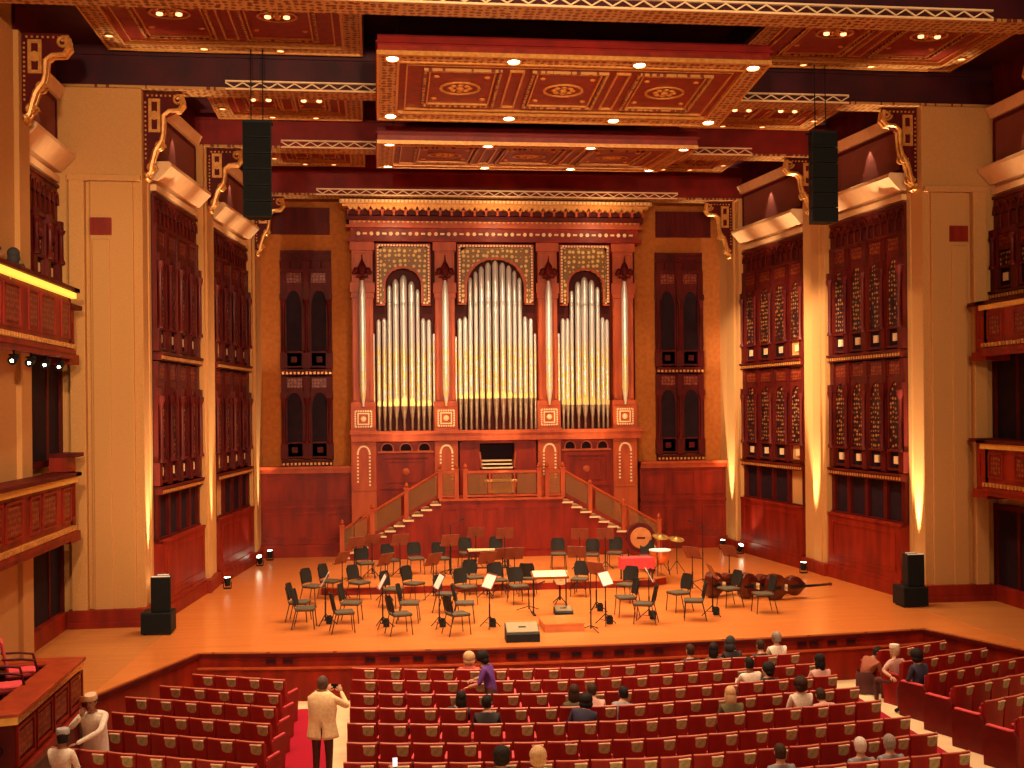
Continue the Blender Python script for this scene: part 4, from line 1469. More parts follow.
for c, hw in PC:                  # one big free-standing pipe before each pilaster, pointed at both ends
    mb = ob()
    r = .115
    mb.lathe((c, -.24, 0), [(.04, oz(274)), (.05, oz(281)), (r * .9, oz(290)), (r, oz(296)), (r, oz(388)), (r * .8, oz(394)), (.03, oz(405.5))][::-1], 12)
    mb.build('pipe', PIPEM, organ, smooth=True)

# ledge under the pipes and the lower case
mb = ob()
mb.box(-5.0, 5.0, -.25, .69, zl['l0'], zl['l1'])
mb.box(-5.05, 5.05, -.32, .69, zl['l1'] - .1, zl['l1'] + .01)
mb.build('pipe_ledge', WOODO, organ, bevel=.01)
for a, b in ((378, 433), (562, 612)):
    mb = ob()
    xa, xb_ = rx(a), rx(b)
    mb.box(xa - .1, xb_ + .1, .0, .69, 0, zl['l0'])
    mb.m = 1
    n = 3
    for i in range(n):
        c = xa + (xb_ - xa) * (i + .5) / n
        h = (xb_ - xa) / n * .36
        mb.ring(arch(c - h, c + h, oz(447.5), oz(441.5), 5) + [(c - h, oz(450)), (c + h, oz(450))], arch(c - h * .8, c + h * .8, oz(447.5), oz(442.5), 5) + [(c - h * .8, oz(449.5)), (c + h * .8, oz(449.5))], -.05, 0)
        mb.m = 2
        mb.prism(arch(c - h * .8, c + h * .8, oz(447.5), oz(442.5), 5) + [(c - h * .8, oz(449.5)), (c + h * .8, oz(449.5))], -.012, 0, 'y')
        mb.m = 1
    mb.box(xa, xb_, -.08, 0, oz(451.5), oz(450))
    mb.m = 0
    mb.rectring(xa + .05, xb_ - .05, oz(487), oz(453), .12, -.05, 0)
    mb.rectring(xa + .3, xb_ - .3, oz(481), oz(459), .05, -.03, 0)
    mb.m = 1
    c = (xa + xb_) / 2
    mb.lathe((c, 0, oz(470)), [(.12, 0), (.12, -.02), (.06, -.035), (.02, -.04)], 10, 'y')
    mb.build('lower_panel', [WOOD, WOODO, DARK], organ)
# console: canopy shelf, niche, keyboards
mb = ob()
x0, x1 = rx(459), rx(536)
mb.box(x0, x1, -.12, .3, oz(441), oz(436.5))
mb.box(x0 + .1, x1 - .1, -.05, .3, oz(443), oz(441))
for a, b in ((459, 479), (514, 536)):
    mb.box(rx(a), rx(b), .0, .3, 0, oz(442))
    mb.rectring(rx(a) + .08, rx(b) - .08, oz(480), oz(446), .05, -.03, 0)
mb.m = 1
mb.box(x0, x1, .38, .45, 2, oz(441))
mb.m = 0
mb.box(rx(478), rx(515), -.1, .4, 0, oz(469.5))
con = mb.build('console', [WOOD, DARK], organ)
for i in range(3):
    mb = ob()
    z = oz(468.5) + i * .12
    mb.box(rx(481), rx(512), -.02 + i * .12, .14 + i * .12, z, z + .05)
    mb.build('keyboard', IVORY, con)
for s in (-1, 1):
    mb = ob()
    c = rx(497) + s * .56
    mb.prism([(c - .03, oz(468)), (c + .03, oz(468)), (c + .06 * s + .03, oz(452)), (c + .06 * s - .03, oz(452))], -.05, .35, 'y')
    mb.build('stop_jamb', WOODO, con)

# ---- landing in front of the console
ZL = 2.02
LX0, LX1 = PY(440, 497, 37.9).x, PY(563, 497, 37.9).x
m = MB()
m.box(LX0, LX1, 37.9, 39.15, 0, ZL - .08)
m.m = 1
m.box(LX0 - .03, LX1 + .03, 37.84, 39.2, ZL - .08, ZL)
m.m = 0
for i in range(6):
    a = LX0 + (LX1 - LX0) * i / 6
    m.rectring(a + .08, a + (LX1 - LX0) / 6 - .08, .3, ZL - .3, .05, 37.87, 37.9)
struct(m, 'wall_organ_landing', [WOOD, WOODO], 'red panelled landing below the organ console')
GLASS = bpy.data.materials.new('amber_glass')
GLASS.use_nodes = True
_b = GLASS.node_tree.nodes['Principled BSDF']
_b.inputs['Base Color'].default_value = (0.75, 0.45, 0.2, 1)
_b.inputs['Roughness'].default_value = 0.06
_b.inputs['Transmission Weight'].default_value = 0.85
_b.inputs['IOR'].default_value = 1.25


def newel(x, y, z, parent, h=.92):
    mb = MB()
    mb.box(x - .07, x + .07, y - .07, y + .07, z, z + h)
    mb.box(x - .09, x + .09, y - .09, y + .09, z + h, z + h + .05)
    mb.lathe((x, y, z + h + .05), [(.04, 0), (.07, .06), (.05, .13), (.015, .18)], 8)
    mb.build('newel_post', WOODO, parent)


rail = thing('balustrade', 'wooden balustrade with glass panes before the organ console', 'railing', (0, 0, 0))
yr = 37.98
xs = [PY(x, 480, yr).x for x in (440, 456.5, 465, 539, 547, 562.5)]
for x in xs:
    newel(x, yr, ZL, rail)
for a, b in ((0, 1), (2, 3), (4, 5)):
    mb = MB(); mb.box(xs[a] + .07, xs[b] - .07, yr - .04, yr + .04, ZL + .82, ZL + .9); mb.box(xs[a] + .07, xs[b] - .07, yr - .03, yr + .03, ZL + .04, ZL + .1); mb.build('handrail', WOODO, rail)
    k = 3 if a == 2 else 1
    for i in range(k):
        p, q = xs[a] + (xs[b] - xs[a]) * i / k + .09, xs[a] + (xs[b] - xs[a]) * (i + 1) / k - .09
        mb = MB(); mb.box(p, q, yr - .008, yr + .008, ZL + .12, ZL + .8); mb.build('glass_pane', GLASS, rail)
        if i:
            mb = MB(); mb.box(p - .11, p - .07, yr - .03, yr + .03, ZL + .1, ZL + .82); mb.build('mullion', WOODO, rail)
bench = thing('organ_bench', 'golden wooden bench behind the glass before the organ console', 'bench', (OX, 38.5, ZL))
mb = MB(); mb.box(-.55, .55, -.18, .18, .5, .57); mb.build('seat', MOUTH, bench, bevel=.01)
for s in (-1, 1):
    mb = MB(); mb.box(s * .48 - .03, s * .48 + .03, -.15, .15, 0, .5); mb.build('leg', WOODO, bench)
mb = MB(); mb.box(-.45, .45, -.02, .02, .12, .46); mb.build('back_board', GOLD, bench)

# ---- two flights of stairs
for sg, nm, x0, x1 in ((-1, 'left', LX0, PY(340, 557, 38.2).x), (1, 'right', LX1, PY(660, 549, 38.2).x)):
    st = thing('staircase', 'wooden stair with glass balustrade rising to the organ from the %s' % nm, 'stairs', (x0, 37.9, 0), kind='thing')
    n = 11
    dx = (x1 - x0) / n
    for i in range(n):
        z = ZL - ZL * (i + 1) / (n + .0) + ZL / n * .0
        zt_ = ZL - ZL / (n + 1) * (i + 1)
        a, b = sorted((dx * i, dx * (i + 1)))
        mb = MB()
        mb.box(a, b, .0, 1.2, 0, zt_ - .05)
        mb.m = 1
        mb.box(a - .03, b + .03, -.07, 1.2, zt_ - .05, zt_)
        mb.build('step', [WOOD, IVORY], st)
    # balustrade along the flight
    L = x1 - x0
    posts = [0.0, .36, .70, 1.0] if sg < 0 else [.30, .64, 1.0]
    for t in posts[1:] if sg < 0 else posts:
        i = min(int(t * n), n - 1)
        newel(L * t - sg * .08, .1, ZL - ZL / (n + 1) * (min(i, n - 1) + 1), st, 1.0)
    mb = MB()
    mb.tube([(sg * .05, .08, ZL + .86), (L * .99, .08, .16 + .86)], .045, 6)
    mb.build('handrail', WOODO, st)
    mb = MB()
    s0, s1 = (sg * .05, ZL + .02), (L * .99, .2)
    mb.prism([s0, s1, (s1[0], s1[1] + .12), (s0[0], s0[1] + .12)], .05, .12, 'y')
    mb.build('stringer', WOOD, st)
    g = [0, .36, .70, 1.0] if sg < 0 else [0, .30, .64, 1.0]
    for a, b in zip(g[:-1], g[1:]):
        def zz(t):
            return ZL + .14 + (.32 - ZL - .14) * t
        a2, b2 = a + .03, b - .03
        mb = MB()
        mb.prism([(L * a2, zz(a2)), (L * b2, zz(b2)), (L * b2, zz(b2) + .7), (L * a2, zz(a2) + .7)], .078, .09, 'y')
        mb.build('glass_pane', GLASS, st)
# ================================================================ ON THE STAGE
RZ = 0.22
FABK = mat('lit_black_fabric', (0.10, 0.075, 0.045), (0.07, 0.05, 0.03), 40, 0.8, spec=.2)  # lighter copy of the black upholstery, light on the seats painted in
BACKK = mat('black_back_fabric', (0.022, 0.017, 0.013), (0.012, 0.010, 0.008), 40, 0.7, spec=.2)
CHROME = mat('dark_steel', (0.05, 0.035, 0.03), (0.03, 0.02, 0.02), 10, 0.35, metal=0.6)
STANDW = mat('music_desk', (0.22, 0.045, 0.02), (0.14, 0.025, 0.012), 6, 0.4)
PAPER = mat('paper', (0.93, 0.88, 0.80), (0.85, 0.8, 0.72), 20, 0.7)
REDCLOTH = mat('red_cloth', (0.75, 0.045, 0.05), (0.6, 0.03, 0.04), 10, 0.8)
TAN = mat('tan_grille', (0.30, 0.22, 0.11), (0.22, 0.16, 0.08), 90, 0.7)
BRASS = mat('brass', (0.75, 0.48, 0.14), (0.65, 0.38, 0.1), 8, 0.25, metal=0.8)
COPPER = mat('copper', (0.70, 0.28, 0.10), (0.6, 0.2, 0.07), 8, 0.28, metal=0.7)
VARNISH = mat('bass_varnish', (0.10, 0.009, 0.004), (0.05, 0.005, 0.003), 5, 0.28, coat=0.3, stretch=(1, .4, 1))

# low riser for the rear players
y0 = PZ(500, 591, 0).y
xa, xb = PZ(322, 594, 0).x, PZ(673, 588, 0).x
m = MB()
m.prism([(xa, y0 + .15), (xa + .5, y0), (xb - .5, y0), (xb, y0 + .4), (xb, 36.6), (xa, 36.6)], 0.001, RZ - .03)
m.m = 1
m.prism([(xa - .03, y0 + .13), (xa + .5, y0 - .03), (xb - .5, y0 - .03), (xb + .03, y0 + .38), (xb + .03, 36.63), (xa - .03, 36.63)], RZ - .03, RZ)
struct(m, 'floor_riser', [WOOD, FLOORW], 'low wooden riser under the rear players')


def floor_at(px, py):
    p = PZ(px, py, RZ)
    if p.y > y0 + .1 and xa < p.x < xb:
        return p
    p = PZ(px, py, 0)
    if y0 - .35 < p.y and xa - .3 < p.x < xb + .3:
        p.y = y0 - .36
    return p


COND = PZ(562, 620, 0)


def make_chair():
    t = thing('orchestra_chair', 'chair', 'chair', group='black chairs on the stage')
    mb = MB()
    mb.prism([(-.21, -.22), (.21, -.22), (.23, -.1), (.21, .2), (.12, .23), (-.12, .23), (-.21, .2), (-.23, -.1)], .43, .48)
    mb.build('seat', FABK, t, bevel=.015)
    mb = MB()
    n = 7
    rows = []
    for k in range(5):
        z = .52 + .37 * k / 4
        wd = (.18, .205, .21, .2, .16)[k]
        for i in range(n):
            a = -1 + 2 * i / (n - 1)
            rows.append((wd * a, .23 + .08 * (z - .5) / .4 - .05 * a * a, z))
    q = len(rows)
    vs = rows + [(x, y + .03, z) for x, y, z in rows]
    fs = []
    for k in range(4):
        for i in range(n - 1):
            o = k * n + i
            fs += [(o, o + 1, o + n + 1, o + n), (q + o, q + o + n, q + o + n + 1, q + o + 1)]
    rim = list(range(n)) + [k * n + n - 1 for k in range(1, 5)] + [4 * n + i for i in range(n - 2, -1, -1)] + [k * n for k in range(3, 0, -1)]
    for a, b in zip(rim, rim[1:] + rim[:1]):
        fs.append((a, b, q + b, q + a))
    mb.add(vs, fs)
    mb.build('backrest', BACKK, t, smooth=True)
    for s in (-1, 1):
        mb = MB(); mb.tube([(s * .19, -.18, .44), (s * .21, -.22, 0)], .012, 6); mb.build('leg', CHROME, t)
        mb = MB(); mb.tube([(s * .17, .3, .82), (s * .18, .23, .5), (s * .19, .2, .42), (s * .21, .3, 0)], .012, 6); mb.build('leg', CHROME, t)
    mb = MB(); mb.tube([(-.2, -.2, .425), (.2, -.2, .425), (.2, .2, .425), (-.2, .2, .425)], .012, 6, True); mb.build('seat_frame', CHROME, t)
    return t


chairs = [(300, 621), (306, 628), (313.6, 603.5), (331, 598), (359.5, 599.6), (351.7, 622), (344, 632), (365, 579), (391, 576), (416, 574), (441, 574), (414, 600.6), (393, 607), (410, 622), (400.5, 634),
          (447, 612), (458, 634), (466, 604.5), (470, 587), (465, 622), (498, 597), (518.6, 603.5), (558.7, 569), (580, 596), (592, 570), (615, 568), (646, 572), (625.7, 616), (644.5, 623), (678.5, 611), (693.7, 619.5), (729, 606.6), (763, 612.5), (627, 602), (467, 568), (497, 567)]
rows = {'front': [], 'second': [], 'third': [], 'rear': []}
for c in chairs:
    p = floor_at(*c)
    k = 'rear' if p.z > .1 else ('front' if c[1] >= 614.5 else ('second' if c[1] >= 602 else 'third'))
    rows[k].append((c, p))
proto = None
for k, nm in (('front', 'nearest the stage edge'), ('second', 'just behind the front chairs'), ('third', 'just before the low riser'), ('rear', 'on the low riser at the back')):
    for i, (c, p) in enumerate(sorted(rows[k], key=lambda r: r[0][0])):
        d = COND - p
        if k == 'rear':
            d = Vector((d.x * .6, d.y, 0))
        rz = atan2(d.x, -d.y) + random.uniform(-.12, .12)
        lab = 'black orchestra chair, %s from the left of those %s' % (ORD[i + 1] if i else 'leftmost', nm) if i else 'black orchestra chair, leftmost of those %s' % nm
        if proto is None:
            proto = make_chair()
            proto.location, proto.rotation_euler = p, (0, 0, rz)
            proto['label'] = lab
        else:
            dup(proto, p, rz, lab)
# one chair turned to face the player beside the conductor's desk
p = floor_at(528, 595)
dup(proto, p, pi * .92, 'black orchestra chair with its back squarely to the stalls, left of the music desk')


def make_stand(h=1.02):
    t = thing('music_stand', 'stand', 'music stand', group='music stands')
    mb = MB()
    a = radians(28)
    vs = []
    mb.M = Matrix.Translation((0, 0, h)) @ Matrix.Rotation(-a, 4, 'X')
    mb.box(-.25, .25, 0, .012, -.12, .24)
    mb.box(-.25, .25, -.06, .012, -.135, -.12)
    mb.build('desk', STANDW, t)
    mb = MB(); mb.cyl((0, .02, .12), (0, .02, h - .05), .013, n=6); mb.cyl((0, .02, .1), (0, .02, .55), .019, n=6)
    mb.build('pole', BLACK, t)
    for i in range(3):
        a = pi / 2 + 2 * pi * i / 3
        mb = MB(); mb.tube([(0, .02, .26), (.27 * cos(a), .02 + .27 * sin(a), .012)], .011, 5); mb.tube([(0, .02, .1), (.15 * cos(a), .02 + .15 * sin(a), .12)], .007, 5); mb.build('leg', BLACK, t)
    return t


stands = [(324.8, 625, 'w'), (382, 628, 'w'), (438.6, 628, 'w'), (489, 628, 'w'), (342, 597, 'd'), (385, 600, 'd'), (433, 600, 'd'), (487, 598, 'd'), (500, 589, 'd'), (514, 592, 'd'), (476, 568, 'w'), (505, 569, 'w'), (580, 570, 'w'), (605.5, 570, 'w'), (574, 588, 'w'), (606.5, 625, 'w'), (597, 612, 'w'), (693, 592, 'd'), (730, 590, 'd'), (713.6, 616, 'd'), (650, 620, 'w'), (356, 581, 'd'), (400, 577, 'd'), (450, 578, 'd'), (372, 577, 'd')]
srows = {'front': [], 'middle': [], 'rear': []}
for x, y, k in stands:
    p = floor_at(x, y)
    srows['rear' if p.z > .1 else ('front' if y > 610 else 'middle')].append((x, p, k))
sproto = None
for k, nm in (('front', 'among the front chairs'), ('middle', 'among the middle chairs'), ('rear', 'on the low riser')):
    ns = 0
    for i, (x, p, kk) in enumerate(sorted(srows[k], key=lambda r: r[0])):
        d = p - COND
        if k == 'rear':
            d = Vector((d.x * .6, d.y, 0))
        rz = atan2(d.x, -d.y)
        which = 'leftmost' if i == 0 else ORD[i + 1] + ' from the left'
        lab = 'music stand with dark red desk, %s %s' % (which + (' of those' if i == 0 else ' of those'), nm)
        if sproto is None:
            sproto = make_stand()
            sproto.location, sproto.rotation_euler = p, (0, 0, rz)
            sproto['label'] = lab
        else:
            dup(sproto, p, rz, lab)
        if kk == 'w':
            ns += 1
            wh = 'leftmost' if ns == 1 else ORD[ns] + ' from the left'
            M = Matrix.Translation(p) @ Matrix.Rotation(rz, 4, 'Z') @ Matrix.Translation((0, 0, 1.02)) @ Matrix.Rotation(-radians(28), 4, 'X')
            mb = MB()
            mb.box(-.225, -.003, -.012, -.003, -.115, .20)
            mb.box(.003, .225, -.012, -.003, -.115, .20)
            mb.box(-.01, .01, -.006, -.003, -.115, .20)
            o = mb.build('sheet_music', PAPER)
            o.matrix_world = M
            tag(o, 'open white sheet music, %s of the sheets %s' % (wh, nm), 'sheet music', 'white sheet music on the stands')
        if k == 'front':
            q = p + Vector((.1, .12, 0))
            mb = MB(); mb.box(-.07, .07, -.05, .05, 0.0, .17); mb.box(-.05, .05, -.04, .04, .17, .2)
            o = mb.build('power_box', BLACK, bevel=.008)
            o.location = q
            tag(o, 'small black box on the floor at the front music stand, %s' % which, 'box', 'black boxes at the front stands')


# microphone stands
def mic_stand(px, py, h, lab, boom=.35, ang=0.5):
    p = floor_at(px, py)
    t = thing('microphone_stand', lab, 'microphone stand', p, ang, 'microphone stands')
    mb = MB(); mb.cyl((0, 0, .05), (0, 0, h), .012, n=6); mb.cyl((0, 0, .05), (0, 0, h * .55), .017, n=6); mb.build('pole', BLACK, t)
    for i in range(3):
        a = 2 * pi * i / 3 + .4
        mb = MB(); mb.tube([(0, 0, .12), (.32 * cos(a), .32 * sin(a), .012)], .011, 5); mb.build('leg', BLACK, t)
    if boom:
        mb = MB(); mb.tube([(-.12, 0, h - .05), (boom, 0, h + .12)], .009, 5); b = mb.build('boom', BLACK, t)
        mb = MB(); mb.cyl((boom - .02, 0, h + .115), (boom + .12, 0, h + .16), .016, .022, 8); mb.build('microphone', BLACK, b)


mic_stand(591, 631, 1.3, 'tall microphone stand beside the orange podium, on its right', 0)
mic_stand(703, 583, 1.6, 'tall microphone stand left of the double basses at the back', .3, 2.6)
mic_stand(354.6, 579, 1.55, 'tall microphone stand before the foot of the left stair', .25, 1.0)
mic_stand(451, 573, 1.4, 'microphone stand before the panelled landing', .3, 0.3)
mic_stand(529, 611, .55, 'low microphone stand left of the small floor box behind the podium', .3, 0.2)

# conductor's podium, desk, cream-backed chair, floor boxes
a, b = PZ(545, 632.5, 0), PZ(584.5, 631.5, 0)
pod = thing('podium', 'low orange wooden podium at the front middle of the stage', 'podium', ((a.x + b.x) / 2, a.y + .5, 0))
hw = (b.x - a.x) / 2
mb = MB(); mb.box(-hw, hw, -.5, .5, 0, .16); mb.build('base', mat('podium_side', (0.55, 0.16, 0.04), (0.45, 0.12, 0.03), 5, 0.4), pod)
mb = MB(); mb.box(-hw - .02, hw + .02, -.52, .52, .16, .19); mb.build('platform', FLOORW, pod)
p = PZ(553.5, 618, 0)
dsk = thing('conductor_desk', 'wide cream topped music desk on two black legs behind the podium', 'music stand', (p.x, COND.y + .85, 0))
mb = MB(); mb.M = Matrix.Translation((0, 0, .94)) @ Matrix.Rotation(radians(14), 4, 'X'); mb.box(-.44, .44, -.2, .22, -.012, .012); mb.box(-.44, .44, -.23, -.2, -.012, .04); mb.build('desk_top', STANDW, dsk)
for s in (-1, 1):
    mb = MB(); mb.cyl((s * .4, 0, .02), (s * .4, 0, .92), .018, n=7); mb.box(s * .4 - .03, s * .4 + .03, -.25, .25, 0, .03); mb.build('leg', BLACK, dsk)
mb = MB(); mb.M = Matrix.Rotation(radians(14), 4, 'X'); mb.box(-.40, -.004, -.18, .2, 0, .02); mb.box(.004, .40, -.18, .2, 0, .02)
o = tag(mb.build('score', mat('cream_paper', (0.95, 0.72, 0.36), (0.9, 0.65, 0.3), 10, .7)), 'large open cream score lying on the wide music desk', 'sheet music')
o.location = (p.x, COND.y + .85, .955)
p = PZ(560, 604, 0)
ch = thing('stool', 'chair with rounded cream back cover behind the wide music desk', 'chair', p, 0)
mb = MB(); mb.lathe((0, 0, .55), [(.17, 0), (.19, .03), (.17, .06)], 14); mb.build('seat', FABK, ch)
mb = MB()
mb.prism([(-.16, .88), (-.17, .62), (-.12, .54), (0, .52), (.12, .54), (.17, .62), (.16, .88)], -.24, -.21, 'y')
bk = mb.build('backrest', mat('cream_cover', (0.85, 0.62, 0.36), (0.8, 0.55, 0.3), 10, .7), ch)
mb = MB(); mb.prism([(-.07, .68), (.07, .68), (.06, .74), (0, .78), (-.06, .74)], -.246, -.24, 'y'); mb.box(-.05, .05, -.246, -.24, .63, .65); mb.build('emblem', GOLD, bk)
mb = MB(); mb.cyl((0, 0, .1), (0, 0, .55), .025, n=8); mb.build('column', BLACK, ch)
for i in range(4):
    aa = pi / 4 + i * pi / 2
    mb = MB(); mb.tube([(0, 0, .2), (.22 * cos(aa), .22 * sin(aa), .015)], .014, 5); mb.build('leg', BLACK, ch)


def wedge(px0, px1, py, d, h0, h1, lab, nm='floor_monitor', z=0):
    a, b = PZ(px0, py, z), PZ(px1, py - .4, z)
    t = thing(nm, lab, 'loudspeaker', ((a.x + b.x) / 2, a.y, z), -.03)
    hw = (b.x - a.x) / 2
    mb = MB(); mb.prism([(0, 0), (d, 0), (d, h1), (.03, h0), (0, h0 - .03)], -hw, hw, 'x'); mb.build('cabinet', BLACK, t)
    mb = MB()
    mb.add([(-hw + .02, .04, h0 + .005), (hw - .02, .04, h0 + .005), (hw - .02, d - .02, h1 + .003), (-hw + .02, d - .02, h1 + .003), (-hw + .02, .04, h0 + .02), (hw - .02, .04, h0 + .02), (hw - .02, d - .02, h1 + .018), (-hw + .02, d - .02, h1 + .018)], [(0, 1, 2, 3), (4, 7, 6, 5), (0, 4, 5, 1), (1, 5, 6, 2), (2, 6, 7, 3), (3, 7, 4, 0)])
    g = mb.build('grille', TAN, t)
    mb = MB(); mb.M = Matrix.Translation((0, d * .5, (h0 + h1) / 2 + .012)) @ Matrix.Rotation(atan2(h1 - h0, d), 4, 'X'); mb.box(-.08, .08, -.02, .02, 0.01, .016); mb.build('badge', BLACK, g)
    return t


wedge(506.5, 540.5, 643, .5, .2, .33, 'black wedge monitor with tan top at the stage edge')
wedge(555.5, 573.5, 616, .4, .1, .16, 'small tan topped black floor box behind the orange podium', 'floor_box')

# stage loudspeakers in the corners
for sg, (sx0, sx1, sy), (tx0, tx1), lab in ((-1, (140.5, 170.5, 636), (152.5, 172.5), 'left'), (1, (904, 931, 608), (903, 921), 'right')):
    a, b = PZ(sx0, sy, 0), PZ(sx1, sy, 0)
    w_ = abs(b.x - a.x)
    t = thing('subwoofer', 'low black subwoofer cabinet on the floor at the %s stone tower' % lab, 'loudspeaker', ((a.x + b.x) / 2, a.y, 0))
    mb = MB(); mb.box(-w_ / 2, w_ / 2, 0, .62, 0.03, .50); mb.build('cabinet', BLACK, t, bevel=.01)
    mb = MB(); mb.box(-w_ / 2 + .03, w_ / 2 - .03, -.012, 0.0, .07, .46); mb.build('grille', BLACKG, t)
    for dx in (-w_ / 2 + .07, w_ / 2 - .07):
        mb = MB(); mb.cyl((dx, .1, 0), (dx, .1, .03), .03, n=8); mb.cyl((dx, .5, 0), (dx, .5, .03), .03, n=8); mb.build('foot', BLACK, t)
    cxp = PY((tx0 + tx1) / 2, sy - 40, a.y + .3).x
    t = thing('stage_loudspeaker', 'upright black loudspeaker standing on the subwoofer at the %s stone tower' % lab, 'loudspeaker', (cxp, a.y + .28, .505))
    mb = MB(); mb.prism([(-.22, -.2), (.22, -.2), (.15, .24), (-.15, .24)], 0, .78); mb.build('cabinet', BLACK, t, bevel=.012)
    mb = MB(); mb.box(-.2, .2, -.215, -.2, .03, .75); mb.build('grille', BLACKG, t)
    mb = MB(); mb.box(-.2, .2, -.19, -.15, .78, .8); mb.box(-.12, .12, .1, .14, .78, .8); mb.build('top_edge', PAPER, t)


# double basses lying on their sides
def double_bass(p, rz, roll, lab):
    t = thing('double_bass', lab, 'double bass', p, rz, 'double basses lying on the stage')
    t.rotation_euler = (roll, 0, rz)
    half = [(0, .08), (.02, .22), (.1, .31), (.25, .335), (.38, .30), (.46, .22), (.52, .19), (.6, .19), (.66, .22), (.74, .245), (.86, .24), (.95, .19), (1.03, .10), (1.1, .05)]
    out = [(u, v) for u, v in half] + [(u, -v) for u, v in half[::-1]]
    n = len(out)
    mb = MB()
    mb.prism(out, -.1, .1, 'y')
    # arched plates
    for s in (-1, 1):
        c = (.5, s * .145, 0)
        vs = [(u, s * .1, v) for u, v in out] + [(.5 + (u - .5) * .7, s * .135, v * .7) for u, v in out]
        mb.add(vs, [(i, (i + 1) % n, n + (i + 1) % n, n + i) for i in range(n)] + [tuple(range(n, 2 * n))])
    mb.build('body', VARNISH, t, bevel=.012)
    mb = MB(); mb.prism([(1.05, -.03), (1.62, -.022), (1.62, .022), (1.05, .03)], -.16, -.11, 'y'); mb.build('neck', VARNISH, t)
    mb = MB(); mb.prism([(.62, -.04), (1.6, -.022), (1.6, .022), (.62, .04)], -.185, -.162, 'y'); mb.build('fingerboard', BLACK, t)
    mb = MB(); mb.prism([(1.6, -.03), (1.78, -.025), (1.78, .025), (1.6, .03)], -.16, -.10, 'y'); mb.lathe((1.82, -.13, -.03), [(.02, -.01), (.055, 0), (.055, .06), (.02, .07)], 10); mb.build('scroll', VARNISH, t)
    mb = MB(); mb.prism([(.45, -.08), (.47, -.08), (.47, .08), (.45, .08)], -.24, -.13, 'y'); mb.build('bridge', IVORY, t)
    mb = MB(); mb.prism([(.06, -.03), (.34, -.05), (.34, .05), (.06, .03)], -.17, -.14, 'y'); mb.build('tailpiece', BLACK, t)
    for v in (-.022, -.007, .007, .022):
        mb = MB(); mb.tube([(.3, -.175, v), (.46, -.243, v), (1.6, -.19, v * .7)], .003, 4); mb.build('string', CHROME, t)
    mb = MB(); mb.cyl((0, 0, 0), (-.16, 0, 0), .01, n=6); mb.build('endpin', CHROME, t)


for i, (px, py, rz, roll, lab) in enumerate(((708, 599, .55, .05, 'leftmost of three dark red double basses lying at the right'), (741, 600, .45, .05, 'middle of three dark red double basses lying at the right'), (768, 601, .22, .05, 'rightmost of three dark red double basses, its neck pointing right'))):
    p = PZ(px, py, 0)
    double_bass((p.x, p.y + .1, .335), rz, roll, lab)

# percussion on the riser
p = PZ(648, 574, RZ)
bd = thing('bass_drum', 'round orange headed bass drum standing at the back of the riser', 'drum', (p.x, p.y + .9, RZ), -.15)
mb = MB(); mb.lathe((0, 0, .95), [(.40, -.2), (.42, -.2), (.42, .2), (.40, .2)], 24, 'y'); mb.build('shell', WOODD, bd)
mb = MB(); mb.lathe((0, 0, .95), [(.30, -.215), (.31, -.205), (.31, .1)], 24, 'y'); mb.build('drum_head', mat('drum_skin', (0.50, 0.17, 0.03), (0.4, 0.12, 0.02), 5, .5), bd)
mb = MB(); mb.rectring(-.12, .12, .93, .98, .05, -.225, -.21); mb.build('badge', WOODD, bd)
for s in (-1, 1):
    mb = MB(); mb.tube([(s * .3, -.25, 0), (s * .38, 0, .6)], .018, 6); mb.tube([(s * .3, .25, 0), (s * .38, 0, .6)], .018, 6); mb.build('leg', BLACK, bd)
for i, (px, py, h, r, lab) in enumerate(((661, 572, 1.05, .24, 'left of two cymbals on thin stands by the bass drum'), (677, 573, 1.0, .22, 'right of two cymbals on thin stands by the bass drum'))):
    q = PZ(px, py, RZ)
    t = thing('cymbal_stand', lab, 'cymbal', (q.x, q.y, RZ), .3, 'cymbals on stands')
    mb = MB(); mb.lathe((0, 0, 0), [(.015, .03), (.04, .02), (.06, 0), (r, -.03), (r, -.036), (.05, -.01), (.015, 0)], 20); c = mb.build('cymbal', BRASS, t, smooth=True)
    c.matrix_basis = Matrix.Translation((0, 0, h)) @ Matrix.Rotation(.3, 4, 'X')
    mb = MB(); mb.cyl((0, 0, .1), (0, 0, h + .02), .012, n=6); mb.build('pole', CHROME, t)
    for k in range(3):
        a = 2 * pi * k / 3
        mb = MB(); mb.tube([(0, 0, .35), (.26 * cos(a), .26 * sin(a), .012)], .01, 5); mb.build('leg', CHROME, t)
for i, (px, py, lab) in enumerate(((664, 578, 'copper kettle drum between the red draped table and the cymbals'),)):
    q = PZ(px, py, RZ)
    t = thing('kettle_drum', lab, 'drum', (q.x + .02, q.y + .5, RZ))
    mb = MB(); mb.lathe((0, 0, 0), [(.05, .3), (.16, .34), (.26, .45), (.30, .6), (.30, .72)], 18); mb.build('kettle', COPPER, t, smooth=True)
    mb = MB(); mb.lathe((0, 0, 0), [(.0, .735), (.30, .735), (.315, .73), (.315, .70), (.30, .70)], 18); mb.build('drum_head', PAPER, t)
    for k in range(3):
        a = 2 * pi * k / 3
        mb = MB(); mb.tube([(.3 * cos(a), .3 * sin(a), .68), (.22 * cos(a), .22 * sin(a), .3), (.28 * cos(a), .28 * sin(a), .012)], .016, 6); mb.build('leg', CHROME, t)
q = PZ(637.5, 580, RZ)
t = thing('draped_table', 'small table draped with bright red cloth on the riser', 'table', (q.x, q.y + .1, RZ))
mb = MB(); mb.box(-.44, .44, -.2, .2, .56, .6); mb.build('tabletop', WOODD, t)
mb = MB()
n = 16
top, bot = [], []
loop = [(-.46, -.22), (.46, -.22), (.46, .22), (-.46, .22)]
P_ = []
